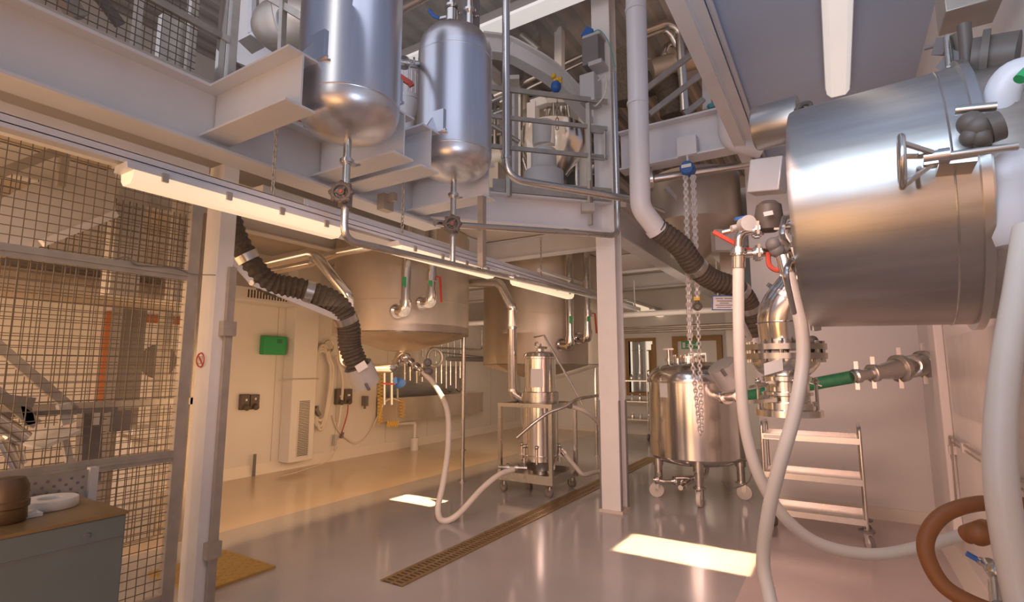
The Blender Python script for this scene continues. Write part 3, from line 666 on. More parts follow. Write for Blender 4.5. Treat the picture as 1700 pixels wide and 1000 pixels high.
# ------------------------------------------------------------------ green hose to the wall
gh = empty('green_hose', P(1375, 632, D=3.6), 'green transfer hose from the pallet tank to the wall pipe', 'hose')
g0, g1 = P(1240, 658, D=5.0), P(1415, 626, D=4.3)
MB().cyl(g0, g1, .052, n=24).build('hose_body', M['greend'], gh)
MB().tube([g0.lerp(g1, .62) + V((0, -.053, .02)), g0.lerp(g1, .70) + V((0, -.054, -.01)), g0.lerp(g1, .74) + V((0, -.050, -.03))], .006, 6).build('hose_mark', M['hose'], gh)
wp = empty('wall_pipe', P(1555, 602, X=.7), 'polished reducer pipe with sight glass entering the white wall', 'pipe')
w1 = P(1556, 601, X=.72); d_ = (w1 - g1).normalized(); ln = (w1 - g1).length
b = MB().cyl(g1 - d_ * .02, g1 + d_ * ln * .23, .045, n=24); b.lathe([(.05, ln * .2), (.05, ln * .25), (.09, ln * .55), (.095, ln * .58)], g1, d_, 28); b.cyl(g1 + d_ * ln * .56, w1, .095, n=28)
b.build('pipe_run', M['steel'], wp)
c = MB()
for f, r in ((.05, .06), (.24, .075), (.55, .115), (.84, .115)):
    q = g1 + d_ * ln * f; c.lathe([(r * .8, -.03), (r, -.02), (r, .02), (r * .8, .03)], q, d_, 28); c.bar(q + V((0, 0, -r - .05)), q + V((0, 0, r + .06)), .035, .03)
c.build('pipe_clamp', M['steel'], wp)
q = g1 + d_ * ln * .72 + V((-.02, -.095, 0)); c = MB().torus(q, (.1, -1, 0), .065, .016, 24, 8).ring(q, (.1, -1, 0), .06, .02); c.ball(q + V((0, -.01, 0)), .03); c.build('sight_glass', M['mirror'], wp)
# ------------------------------------------------------------------ manifold with hand valves left of the drum
mf = empty('valve_manifold', P(1230, 425, D=2.55), 'polished sampling manifold with valves left of the drum end', 'manifold')
b = MB()
b.tube(fil([P(1226, 432, D=2.55), P(1226, 384, D=2.55), P(1268, 384, D=2.52)], .06), .020, 14)
b.tube([P(1220, 423, D=2.55), P(1300, 418, D=2.5)], .020, 14); b.tube([P(1200, 386, D=2.6), P(1245, 375, D=2.53)], .014, 12)
b.tube([P(1290, 378, D=2.5), P(1330, 375, D=2.4)], .014, 12); b.tube([P(1300, 418, D=2.5), P(1334, 412, D=2.35)], .022, 12)
for x, y in ((1226, 418), (1256, 384), (1258, 421), (1316, 377), (1322, 415)): clamp(b, P(x, y, D=2.53), (0, 0, 1) if x == 1226 else (1, .2, 0), .022)
b.build('pipework', M['mirror'], mf)
c = MB(); q = P(1234, 373, D=2.45); c.cyl(q, q - FW * .05, .032); c.ring(q - FW * .05, FW, .036, .012); c.cyl(P(1214, 380, D=2.5), P(1252, 371, D=2.5), .016)
c.build('gauge', M['alu'], mf)
MB().bar(P(1220, 364, D=2.48), P(1240, 360, D=2.48), .02, .012).build('blue_lever', M['blue'], mf)
k = MB().lathe([(.03, -.075), (.055, -.06), (.063, 0), (.055, .055), (.03, .075), (0, .078)], P(1276, 360, D=2.5), P(1276, 340, D=2.5) - P(1276, 380, D=2.5), 24); ko = k.build('actuator', M['black'], mf)
MB().bar(P(1268, 356, D=2.41), P(1283, 353, D=2.41), .004, .02).build('actuator_label', M['label'], ko)
k = MB()
for x, y, r in ((1284, 406, .035), (1296, 402, .032), (1305, 410, .03), (1290, 416, .034)): k.ball(P(x, y, D=2.45), r, n=14, m=8)
k.build('valve_knob', M['dark'], mf)
for pts, lb in (([(1184, 385, 2.6), (1215, 402, 2.58), (1245, 416, 2.56), (1290, 414, 2.52)], 'red air hose running from the manifold tip behind the white hose'),
                ([(1275, 420, 2.48), (1277, 440, 2.46), (1290, 449, 2.44), (1312, 446, 2.4), (1318, 430, 2.4)], 'red air hose looping below the black actuator')):
    o = MB().tube(crom(PL(pts)), .0115, 8).build('red_hose', M['redhose']); tag(o, lb, 'hose', 'red hoses')
o = MB().tube(crom(PL([(1286, 380, 2.42), (1300, 384, 2.38), (1318, 420, 2.34), (1330, 470, 2.36), (1338, 500, 2.4)])), .006, 6).build('thin_hose', M['hose']); tag(o, 'thin clear hose hanging across the drum end', 'hose')
# ------------------------------------------------------------------ white hoses
def hose(pts, r, label, k=10, ends=True):
    t = empty('white_hose', P(*pts[0][:2], D=pts[0][2]), label, 'hose', 'white hoses')
    c = crom(PL(pts), k); MB().tube(c, r, 16).build('hose_body', M['hose'], t)
    if ends:
        e = MB(); e.cyl(c[0], c[0] + (c[0] - c[2]).normalized() * .06, r * 1.12); e.ring(c[0], c[1] - c[0], r * 1.2, .05); e.build('hose_fitting', M['mirror'], t)
    return t
hose([(1226, 436, 2.55), (1226, 520, 2.55), (1229, 620, 2.52), (1238, 715, 2.5), (1262, 795, 2.48), (1305, 862, 2.46), (1365, 905, 2.44), (1450, 921, 2.44), (1530, 908, 2.46), (1612, 884, 2.5)], .027, 'white hose hanging from the manifold and sweeping to the wall')
hose([(1306, 446, 2.4), (1318, 490, 2.36), (1330, 540, 2.32), (1333, 600, 2.28), (1318, 690, 2.22), (1295, 770, 2.2), (1276, 850, 2.22), (1267, 930, 2.25), (1276, 985, 2.2), (1290, 1040, 2.1)], .028, 'white hose dropping from the drum end across the shelf cart to the floor')
hose([(1704, 380, 1.45), (1690, 480, 1.38), (1672, 590, 1.3), (1661, 700, 1.22), (1662, 800, 1.15), (1676, 900, 1.1), (1698, 1000, 1.05), (1715, 1060, 1.0)], .031, 'thick white hose hanging beside the drum cover', ends=False)
o = MB().tube(crom(PL([(1760, 842, 1.25), (1690, 838, 1.25), (1620, 837, 1.25), (1562, 858, 1.24), (1536, 905, 1.22), (1560, 965, 1.18), (1610, 1000, 1.14), (1690, 1030, 1.1)]), 10), .0175, 14).build('brown_hose', M['brown']); tag(o, 'brown rubber hose curled in a loop by the wall', 'hose')
# ball valve cluster at the wall
vc = empty('hose_valve', P(1625, 890, D=1.7), 'brown hose coupling and blue lever valve inside the brown loop', 'valve')
b = MB()
for (x, y), (x2, y2), r in (((1606, 888), (1630, 880), .030), ((1634, 880), (1648, 884), .034), ((1616, 874), (1640, 900), .022)): b.cyl(P(x, y, D=1.75), P(x2, y2, D=1.7), r)
b.ball(P(1625, 888, D=1.7), .035); b.build('coupling', M['brown'], vc)
MB().bar(P(1604, 919, D=1.6), P(1627, 932, D=1.58), .02, .012).build('lever', M['blue'], vc)
b = MB().cyl(P(1627, 932, D=1.58), P(1665, 950, D=1.5), .012).cyl(P(1640, 935, D=1.56), P(1670, 985, D=1.45), .018).ball(P(1658, 950, D=1.5), .028)
b.cyl(P(1660, 970, D=1.48), P(1664, 1010, D=1.42), .026); b.build('valve_body', M['steel'], vc)
# ------------------------------------------------------------------ right wall: panel, thin pipes
tag(MB().box(RW - .012, RW - .001, 2.6, 4.98, 1.18, 1.72).build('splash_panel', M['alu']), 'grey steel splash panel fixed on the white wall under the drum', 'panel')
tp = empty('thin_pipe', (RW - .03, 5.1, .35), 'thin steel pipe on the wall turning along below the splash panel', 'pipe')
b = MB().tube(fil([(RW - .03, 5.2, .30), (RW - .03, 5.13, 1.0), (RW - .03, 3.0, 1.0)], .03), .008, 8).tube(fil([(RW - .03, 5.17, .30), (RW - .03, 5.07, .965), (RW - .03, 3.0, .955)], .03), .006, 8); b.build('pipe_run', M['galv'], tp)
for y, z_ in ((5.12, .9), (4.6, .98), (4.0, .98), (5.17, .45)): MB().box(RW - .045, RW - .001, y - .03, y + .03, z_ - .03, z_ + .03).build('pipe_clip', M['alu'], tp)
o = MB().box(.60, RW + .0, 5.25, 5.42, .0, .0) if False else None
br = MB().bar((.69, 5.32, .12), (.69, 5.32, 1.9), .02, .22, (0, 1, 0)); 
tag(MB().box(.64, .70, 5.14, 5.44, .25, 3.6).build('wall_trunking', M['plain'], bevel=.01), 'white vertical trunking on the wall beside the pipe entry', 'trunking')
# stuff at the drum cover: white filter bag, actuators
fb = empty('white_canister', P(1675, 410, D=1.5), 'white rounded plastic canister in front of the drum cover', 'canister')
MB().lathe([(.02, 0), (.06, .005), (.075, .03), (.082, .12), (.085, .25), (.07, .28), (.03, .30)], P(1690, 412, D=1.55), (0, 0, 1), 32).build('body', M['pipew'], fb)
w_ = empty('white_elbow', P(1672, 200, D=1.6), 'white curved hose elbow beside the dark actuators', 'pipe')
MB().tube(crom(PL([(1658, 215, 1.62), (1662, 160, 1.6), (1680, 128, 1.58), (1712, 118, 1.55)])), .045, 20).build('elbow', M['pipew'], w_)
MB().ring(P(1658, 200, D=1.62), (0, 0, 1), .05, .03).build('cuff', M['alu'], w_)
ac = empty('actuator', P(1635, 100, D=1.8), 'dark grey pneumatic actuator high beside the drum cover', 'actuator')
MB().cyl(P(1612, 100, D=1.8), P(1662, 92, D=1.75), .070, n=28).cyl(P(1662, 92, D=1.75), P(1690, 88, D=1.72), .07).ring(P(1634, 97, D=1.78), P(1662, 92, D=1.75) - P(1612, 100, D=1.8), .092, .02).build('body', M['black'], ac)
MB().tube(crom(PL([(1600, 40, 1.85), (1604, 80, 1.85), (1606, 120, 1.85)])), .02, 10).tube(crom(PL([(1588, 55, 1.9), (1596, 90, 1.9), (1598, 140, 1.88)])), .016, 10).build('air_tube', M['black'], ac)
ac2 = empty('actuator', P(1620, 215, D=1.75), 'dark lobed actuator between the drum and the white canister', 'actuator')
b = MB()
for x, y, r in ((1612, 205, .035), (1625, 212, .04), (1640, 208, .036), (1612, 228, .028), (1630, 228, .030)): b.ball(dsurf(x, y, .07), r, n=16, m=10)
b.cyl(dsurf(1640, 215, .07), dsurf(1662, 207, .07), .042); b.build('body', M['black'], ac2)
MB().cyl(dsurf(1586, 184, .05), dsurf(1655, 177, .05), .014).build('spindle', M['steel'], ac2)
hb_ = empty('hood_box', P(1600, 40, D=2.0), 'open bottomed grey steel box on the wall above the actuator', 'box')
q = P(1606, 22, D=2.05); MB().box(q.x - .08, q.x + .09, q.y - .09, q.y + .09, q.z - .02, q.z + .16).build('box_body', M['galv'], hb_, bevel=.004)
q = P(1585, 60, D=2.0); MB().cyl(P(1536, 80, D=2.05), P(1560, 74, D=2.0), .008).bar(P(1560, 78, D=2.0), P(1580, 76, D=1.95), .05, .06).bar(P(1572, 100, D=1.95), P(1600, 110, D=1.9), .06, .07).build('valve_block', M['dark'], hb_)
cy = MB()
for (a_, b_) in (((1572, 60), (1576, 110)), ((1580, 84), (1590, 128)), ((1570, 120), (1600, 112)), ((1596, 140), (1606, 180)), ((1610, 150), (1660, 146))): cy.cyl(P(*a_, D=1.92), P(*b_, D=1.9), .011)
cy.build('fittings', M['steel'], hb_)
o = MB().tube(crom(PL([(1586, 132, 1.9), (1590, 150, 1.88), (1600, 162, 1.86)])), .006, 6).tube(crom(PL([(1640, 150, 1.8), (1656, 148, 1.78), (1664, 132, 1.78)])), .008, 6); o.build('blue_tubing', M['blue'], hb_)
o = tag(MB().cyl(P(1692, 132, D=1.4), P(1706, 118, D=1.4), .014).build('green_valve', M['green']), 'green valve cap beside the white elbow', 'valve')
# ------------------------------------------------------------------ pallet tank on castors
TX, TY, TR = -1.50, 6.62, .535
pt = empty('pallet_tank', (TX, TY, 0), 'polished round pallet tank on four legs with castors', 'tank')
zb, zt = .49, 1.355
MB().lathe([(TR, zb), (TR, zt)], (TX, TY, 0), n=72).build('shell', M['mirror'], pt)
MB().lathe([(.03, zb - .13), (TR * .5, zb - .11), (TR * .8, zb - .075), (TR * .95, zb - .035), (TR, zb)], (TX, TY, 0), n=72).build('bottom_head', M['mirror'], pt)
MB().lathe([(TR, zt), (TR * .985, zt + .06), (TR * .93, zt + .115), (TR * .75, zt + .18), (TR * .45, zt + .22), (0, zt + .23)], (TX, TY, 0), n=72).build('top_head', M['mirror'], pt)
MB().lathe([(TR + .001, zt - .022), (TR + .016, zt - .02), (TR + .016, zt + .0), (TR + .001, zt + .002)], (TX, TY, 0), n=72).build('rim', M['steel'], pt)
b = MB().cyl((TX - .05, TY, zt + .18), (TX - .05, TY, zt + .27), .17, n=32).cyl((TX - .05, TY, zt + .27), (TX - .05, TY, zt + .29), .19, n=32)
for i in range(8):
    th = i * math.pi / 4; q = V((TX - .05 + .18 * math.cos(th), TY + .18 * math.sin(th), zt + .2)); b.cyl(q, q + V((0, 0, .11)), .014, n=8)
b.build('manhole', M['mirror'], pt)
q = P(1112, 640, D=6.25); b = MB().cyl((q.x, q.y, 1.5), (q.x, q.y, 1.72), .022); clamp(b, (q.x, q.y, 1.60), (0, 0, 1), .024); b.bar((q.x - .06, q.y, 1.73), (q.x + .06, q.y, 1.73), .02, .02); b.cyl((q.x + .1, q.y + .02, 1.5), (q.x + .1, q.y + .02, 1.62), .04)
b.build('vent_valve', M['steel'], pt)
b = MB().tube(fil([P(1178, 655, D=6.1), P(1205, 660, D=5.8), P(1243, 656, D=5.05)], .1), .05, 20)
for x, y, D in ((1182, 656, 6.06), (1206, 660, 5.8), (1230, 658, 5.3)): b.ring(P(x, y, D=D), P(1243, 656, D=5.05) - P(1205, 660, D=5.8), .075, .05, 24)
b.torus(P(1196, 648, D=5.9), (1, .3, .2), .05, .015); b.build('side_nozzle', M['mirror'], pt)
a, c_ = P(1101, 648, D=6.15), P(1120, 652, D=6.15)
th0 = math.atan2(P(1111, 650, D=6.1).y - TY, P(1111, 650, D=6.1).x - TX)
vs_ = []; R_ = TR + .004
for t_ in (-.10, .10):
    for z_ in (1.17, 1.36): vs_.append((TX + R_ * math.cos(th0 + t_), TY + R_ * math.sin(th0 + t_), z_))
b = MB(); b.add(vs_, [(0, 2, 3, 1)]); b.add([V(v) - V((math.cos(th0), math.sin(th0), 0)) * .003 for v in vs_], [(0, 1, 3, 2)]); b.build('paper_label', M['label'], pt)
for i, th in enumerate((3.72, 4.95, .25, 1.75)):
    lx, ly = TX + .47 * math.cos(th), TY + .47 * math.sin(th)
    lg = MB().cyl((lx, ly, .20), (lx, ly, zb + .03), .045).cyl((lx, ly, zb - .12), (lx, ly, zb + .08), .06).cyl((lx, ly, .185), (lx, ly, .205), .065).build('leg', M['steel'], pt)
    wd = V((math.cos(th + 1.3), math.sin(th + 1.3), 0)); wc = V((lx, ly, .085)) + V((math.cos(th), math.sin(th), 0)) * .03
    MB().lathe([(.055, -.025), (.083, -.02), (.085, 0), (.083, .02), (.055, .025)], wc, wd, 28).build('castor_wheel', M['hose'], lg)
    MB().bar(wc + wd * .032 + V((0, 0, .1)), wc + wd * .032, .05, .008, wd).bar(wc - wd * .032 + V((0, 0, .1)), wc - wd * .032, .05, .008, wd).cyl(wc - wd * .036, wc + wd * .036, .014).build('castor_fork', M['steel'], lg)
b = MB()
b.tube(fil([(TX - .02, TY, zb - .10), (TX - .02, TY, .22), (TX - .05, TY - .62, .21)], .08), .028, 12)
b.tube(fil([(TX + .05, TY, zb - .10), (TX + .05, TY - .1, .22), (TX - .30, TY - .35, .20), (TX - .42, TY - .40, .22)], .08), .025, 12)
b.tube(fil([(TX + .12, TY, zb - .1), (TX + .12, TY - .15, .26), (TX - .2, TY - .3, .24)], .08), .022, 12)
for q in ((TX - .06, TY - .45, .21), (TX - .2, TY - .3, .21), (TX - .38, TY - .39, .22)): clamp(b, q, (.8, .5, 0), .03)
b.build('bottom_piping', M['mirror'], pt)
MB().tube(crom([(TX + .5, TY - .1, .5), (TX + .62, TY - .2, .45), (TX + .60, TY - .35, .30), (TX + .42, TY - .3, .2), (TX + .3, TY - .2, .25)]), .007, 6).build('cable', M['dark'], pt)
# ------------------------------------------------------------------ stainless shelf cart
c0, c1 = P(1272, 890, Z=0), P(1462, 912, Z=0)
cx0, cx1, cy0, cy1 = -.66, .13, 5.42, 5.86
sc = empty('shelf_cart', ((cx0 + cx1) / 2, (cy0 + cy1) / 2, 0), 'three shelf stainless steel cart standing on the beige floor', 'cart')
for z_ in (.21, .53, .87):
    b = MB().box(cx0 + .032, cx1 - .032, cy0 + .012, cy1 - .012, z_, z_ + .008)
    for a in ((cx0 + .02, cx1 - .02, cy0, cy0 + .012), (cx0 + .02, cx1 - .02, cy1 - .012, cy1), (cx0 + .02, cx0 + .032, cy0 + .012, cy1 - .012), (cx1 - .032, cx1 - .02, cy0 + .012, cy1 - .012)): b.box(*a, z_ - .012, z_ + .038)
    s_ = b.build('shelf', M['steel'], sc)
    if z_ == .87:
        MB().box(cx0 + .03, cx0 + .17, cy0 - .003, cy0, z_ - .004, z_ + .028).build('maker_label', M['label'], s_)
        MB().box(cx0 + .17, cx0 + .26, cy0 - .003, cy0, z_ - .004, z_ + .028).build('warning_label', M['yellow'], s_)
for x in (cx0 + .015, cx1 - .015):
    MB().tube(fil([(x, cy0 + .02, .14), (x, cy0 + .02, 1.0), (x, cy1 - .02, 1.0), (x, cy1 - .02, .14)], .06), .0135, 12).build('side_frame', M['steel'], sc)
for x, y in ((cx0 + .02, cy0 + .03), (cx1 - .02, cy0 + .03), (cx0 + .02, cy1 - .03), (cx1 - .02, cy1 - .03)):
    cs = MB().lathe([(.045, -.016), (.062, -.013), (.064, 0), (.062, .013), (.045, .016)], (x + .015, y - .02, .064), (.9, .45, 0), 26).build('castor', M['dark'], sc)
    MB().ring((x + .015, y - .02, .064), (.9, .45, 0), .045, .034).cyl((x, y, .09), (x, y, .17), .02).bar((x + .02, y - .03, .064), (x + .005, y - .01, .14), .055, .03).build('castor_fork', M['alu'], cs)
    MB().ring((x, y, .155), (0, 0, 1), .06, .016).build('bumper', M['dark'], cs)
# ------------------------------------------------------------------ filter trolley
tx0, tx1, ty0, ty1 = -3.66, -2.90, 5.58, 6.30
ft = empty('filter_trolley', ((tx0 + tx1) / 2, (ty0 + ty1) / 2, 0), 'square tube trolley with drip tray standing beside the floor drain', 'trolley')
b = MB().box(tx0 + .012, tx1 - .012, ty0 + .012, ty1 - .012, .17, .18)
for a in ((tx0, tx1, ty0, ty0 + .012), (tx0, tx1, ty1 - .012, ty1), (tx0, tx0 + .012, ty0 + .012, ty1 - .012), (tx1 - .012, tx1, ty0 + .012, ty1 - .012)): b.box(*a, .15, .25)
b.build('drip_tray', M['steel'], ft)
for x in (tx0 + .025, tx1 - .025):
    for y in (ty0 + .025, ty1 - .025): MB().box(x - .022, x + .022, y - .022, y + .022, .18, 1.03).build('upright', M['steel'], ft)
b = MB()
for a in ((tx0, tx1, ty0, ty0 + .05), (tx0, tx1, ty1 - .05, ty1), (tx0, tx0 + .05, ty0 + .05, ty1 - .05), (tx1 - .05, tx1, ty0 + .05, ty1 - .05)): b.box(*a, 1.03, 1.075)
b.build('top_frame', M['steel'], ft)
for x, y in ((tx0 + .07, ty0 + .05), (tx1 - .06, ty0 + .05), (tx0 + .07, ty1 - .05), (tx1 - .06, ty1 - .05)):
    cs = MB().lathe([(.04, -.018), (.062, -.016), (.064, 0), (.062, .016), (.04, .018)], (x - .02, y + .02, .064), (.3, .95, 0), 24).build('castor', M['dark'], ft)
    MB().ring((x - .02, y + .02, .064), (.3, .95, 0), .042, .04).cyl((x, y, .09), (x, y, .155), .022).bar((x - .02, y + .02, .064), (x, y, .15), .05, .05).build('castor_fork', M['steel'], cs)
fx, fy = -3.27, 5.98
fh = empty('filter_housing', (fx, fy, .2), 'tall polished filter housing with paper label standing in the trolley', 'filter')
MB().lathe([(.225, .36), (.225, 1.15), (.20, 1.15), (.20, 1.62), (.215, 1.625), (.215, 1.65)], (fx, fy, 0), n=56).build('body', M['mirror'], fh)
MB().lathe([(.235, 1.06), (.235, 1.20), (.20, 1.21)], (fx, fy, 0), n=56).build('collar', M['steel'], fh)
MB().lathe([(.215, 1.655), (.20, 1.69), (.15, 1.71), (.05, 1.72), (.05, 1.75), (0, 1.755)], (fx, fy, 0), n=56).cyl((fx + .03, fy, 1.72), (fx + .03, fy, 1.78), .025).build('lid', M['mirror'], fh)
b = MB()
for i in range(8):
    th = i * math.pi / 4 + .3; u_ = V((math.cos(th), math.sin(th), 0)); q = V((fx, fy, .42)) + u_ * .245
    b.cyl(q - V((0, 0, .08)), q + V((0, 0, .10)), .016, n=8); b.ball(q + V((0, 0, .12)), .026, n=10, m=6); b.bar(q - u_ * .03, q + u_ * .03, .03, .03)
b.lathe([(.226, .40), (.245, .405), (.245, .43), (.226, .435)], (fx, fy, 0), n=48).build('swing_bolts', M['steel'], fh)
MB().lathe([(.18, .25), (.20, .36), (.225, .36)], (fx, fy, 0), n=40).cyl((fx, fy, .19), (fx, fy, .27), .10).build('foot', M['steel'], fh)
q = V((fx, fy, 1.38)); u_ = V((CAM.x - fx, CAM.y - fy, 0)).normalized(); s_ = V((-u_.y, u_.x, 0)); c_ = q + u_ * .203 - s_ * .04
MB().bar(c_ - s_ * .075, c_ + s_ * .075, .004, .23).build('paper_label', M['label'], fh)
MB().torus((fx - .02, fy - .02, 1.80), (.5, -.8, .2), .035, .012).cyl((fx + .0, fy - .02, 1.77), (fx + .12, fy - .05, 1.76), .016).build('lid_gauge', M['steel'], fh)
vb_ = MB().tube(fil([(fx - .02, fy - .30, .30), (fx - .35, fy - .42, .30)], .1), .025, 12)
clamp(vb_, (fx - .14, fy - .345, .30), (-.33, -.12, 0), .03); clamp(vb_, (fx - .25, fy - .385, .30), (-.33, -.12, 0), .03)
vb_.build('inlet_pipe', M['mirror'], fh)
tag(MB().tube([P(887, 560, D=6.55), P(903, 557, D=6.3), P(950, 640, D=6.0), P(966, 672, D=5.95)], .012, 8).build('lid_lever', M['steel']), 'long steel rod leaning from the filter lid to the trolley frame', 'rod')
o = tag(MB().tube(crom(PL([(858, 727, 5.75), (885, 704, 5.75), (910, 686, 5.8), (936, 676, 5.85), (960, 663, 5.95), (992, 657, 6.3)])), .018, 12).build('steel_lance', M['steel']), 'thin steel lance lying across the top of the filter trolley', 'pipe')
hose([(702, 618, 6.3), (722, 640, 6.2), (742, 680, 5.9), (744, 740, 5.6), (736, 800, 5.3), (727, 845, 5.15), (735, 865, 5.12), (760, 855, 5.15), (800, 812, 5.4), (830, 788, 5.6), (852, 780, 5.75)], .030, 'white hose from the first cone tank looping on the floor to the filter')
o = hose([(935, 752, 6.6), (955, 775, 6.6), (968, 788, 6.6), (985, 785, 6.8), (1005, 780, 7.0), (1040, 766, 7.4)], .028, 'white hose behind the trolley running on the floor to the column')
o = hose([(945, 674, 6.0), (972, 684, 6.1), (995, 705, 6.3), (1005, 740, 6.5)], .026, 'short white hose bending down from the trolley top towards the column')
# ------------------------------------------------------------------ cone bottom tanks
def cone_tank(cx, cy, R, zr, za, ra, label, legs):
    t = empty('cone_tank', (cx, cy, 0), label, 'tank', 'cone tanks')
    MB().lathe([(R, zr), (R, 3.33)], (cx, cy, 0), n=80).build('shell', M['conesteel'], t)
    MB().lathe([(ra, za), (R * .985, zr - .012), (R, zr)], (cx, cy, 0), n=80).build('cone_bottom', M['conesteel'], t)
    MB().lathe([(R + .0005, 2.35), (R + .002, 2.353), (R + .0005, 2.356)], (cx, cy, 0), n=80).build('weld_seam', M['conesteel'], t)
    MB().lathe([(R + .001, zr - .004), (R + .006, zr), (R + .001, zr + .012)], (cx, cy, 0), n=80).build('rim', M['steel'], t)
    b = MB().cyl((cx, cy, za - .14), (cx, cy, za + .02), .045); b.ring((cx, cy, za - .08), (0, 0, 1), .075, .03); b.build('outlet', M['mirror'], t)
    for lx, ly in legs:
        MB().cyl((lx, ly, 0.0), (lx, ly, zr + .05), .026).cyl((lx, ly, .0), (lx, ly, .015), .06).cyl((lx, ly, .40), (lx, ly, .415), .045).build('leg', M['steel'], t)
    return t
rx = V((math.cos(YAW), math.sin(YAW), 0))
C1 = V((-4.40, 5.86, 0)) - rx * .87
t1 = cone_tank(C1.x, C1.y, .925, 1.95, 1.74, .22, 'first big cone bottomed steel tank with two side outlets', [(-4.39, 5.84)])
C2 = P(902, 606, D=9.0)
t2 = cone_tank(C2.x, C2.y, 1.03, 1.56, 1.32, .25, 'second cone bottomed steel tank standing behind the filter trolley', [tuple(P(991, 757, Z=0))[:2]])
def side_pipe(parent_label, x, y0, y1, D, r, name_lab, valve=False, flip=-1):
    t = empty('outlet_pipe', P(x, y1, D=D), name_lab, 'pipe', 'side outlet pipes')
    p0, p1 = P(x, y0, D=D), P(x, y1, D=D); bk = V((0, 0, 0)) + FW * .22 + RT * .0
    MB().cyl((p1.x, p1.y, 3.32), p1 + V((0, 0, .11)), r, n=20).build('pipe_run', M['mirror'], t)
    e_ = p1 + RT * (flip * .0)
    pts = fil([p1 + V((0, 0, .13)), p1, p1 + FW * .16 + RT * .14 * flip], .12, 8)
    MB().tube(pts, r * 1.25, 20).ring(p1 + FW * .15 + RT * .13 * flip, FW + RT * flip * .8, r * 1.6, .04).build('elbow', M['mirror'], t)
    q = P(x, (y0 * .55 + y1 * .45), D=D) - FW * (r * 1.02)
    MB().bar(q + V((0, 0, -.055)), q + V((0, 0, .055)), .045, .004, FW).build('green_marker', M['green'], t)
    if valve:
        q = p0.lerp(p1, .35); MB().tube([q + RT * r, q + RT * (r + .05), q + RT * (r + .07) - V((0, 0, .30))], .014, 8).build('lever', M['red'], t)
        MB().ring(q, (0, 0, 1), r * 1.2, .10).build('valve_body', M['mirror'], t)
side_pipe('', 673, 428, 517, 6.15, .056, 'wide steel pipe with elbow on the first cone tank, under the tube lamp')
side_pipe('', 716, 437, 503, 6.15, .052, 'steel pipe with red lever and elbow on the first cone tank', True)
side_pipe('', 947, 495, 574, 7.9, .06, 'steel pipe with elbow on the second cone tank, nearer its middle')
side_pipe('', 976, 498, 563, 7.9, .055, 'steel pipe with elbow on the second cone tank, next to the column', True)
# bent down pipes
o = MB().tube(fil(PL([(430, 440, 5.6), (520, 420, 5.6), (578, 490, 5.5), (580, 545, 5.6)]), .12, 8), .058, 20); o.ring(P(524, 428, D=5.6), (1, 0, -1), .066, .03)
tag(o.build('steam_pipe', M['mirror']), 'clad steel pipe bending behind the black extraction arm beside the first tank', 'pipe')
o = MB().tube(fil(PL([(440, 452, 5.9), (515, 437, 5.9), (560, 420, 5.7), (625, 408, 5.6), (690, 420, 5.8)]), .12, 8), .045, 16)
tag(o.build('clad_pipe', M['mirror']), 'horizontal clad steel pipe under the deck above the first cone tank', 'pipe')
o = MB().tube(fil(PL([(780, 470, 7.6), (830, 470, 7.0), (850, 510, 6.9), (851, 655, 6.9), (872, 664, 6.9)]), .14, 8), .062, 20)
for x, y in ((851, 514), (851, 545), (851, 648)): o.ring(P(x, y, D=6.9), (0, 0, 1), .070, .03)
tag(o.build('clad_pipe', M['mirror']), 'clad steel pipe dropping between the cone tanks to the filter trolley', 'pipe')
o = MB().tube(fil(PL([(566, 560, 6.4), (569, 606, 6.4), (600, 612, 6.3), (655, 612, 6.4), (664, 590, 6.6)]), .10, 8), .055, 18); clamp(o, P(661, 600, D=6.55), (0, 0, 1), .05)
tag(o.build('discharge_pipe', M['mirror']), 'clad steel pipe from the outlet of the first cone tank behind the hood', 'pipe')
sv = empty('sampling_valves', P(690, 610, D=6.4), 'slanted polished valve chain below the first cone tank feeding the white hose', 'valve')
o = MB().cyl(P(672, 594, D=6.5), P(704, 620, D=6.3), .026)
for f in (.0, .3, .6, .95): o.ring(P(672, 594, D=6.5).lerp(P(704, 620, D=6.3), f), P(704, 620, D=6.3) - P(672, 594, D=6.5), .055, .03)
o.ball(P(674, 594, D=6.4), .06); o.build('valve_chain', M['mirror'], sv)
MB().ball(P(710, 602, D=6.3), .05).ball(P(711, 617, D=6.3), .058, sq=.8).build('valve_knob', M['dark'], sv)
bv = empty('blue_valve', P(662, 636, D=6.6), 'blue valve actuator with red lever below the first cone tank', 'valve')
MB().ball(P(663, 636, D=6.6), .065, ax=RT, sq=1.25).cyl(P(657, 632, D=6.5), P(657, 632, D=6.4), .04).build('actuator', M['blue'], bv)
MB().bar(P(636, 637, D=6.55), P(656, 638, D=6.5), .025, .02).build('lever', M['red'], bv)
MB().cyl(P(660, 645, D=6.6), P(660, 662, D=6.6), .012).build('stem', M['dark'], bv)
for x, lb in ((638, 'thin upright steel pipe left bare below the blue valve, nearer the hood'), (650, 'thin upright steel pipe below the blue valve, nearer the sink')):
    tag(MB().cyl(P(x, 605, D=7.6), P(x, 672, D=7.6), .02).build('upright_pipe', M['mirror']), lb.replace(' left bare', ''), 'pipe')
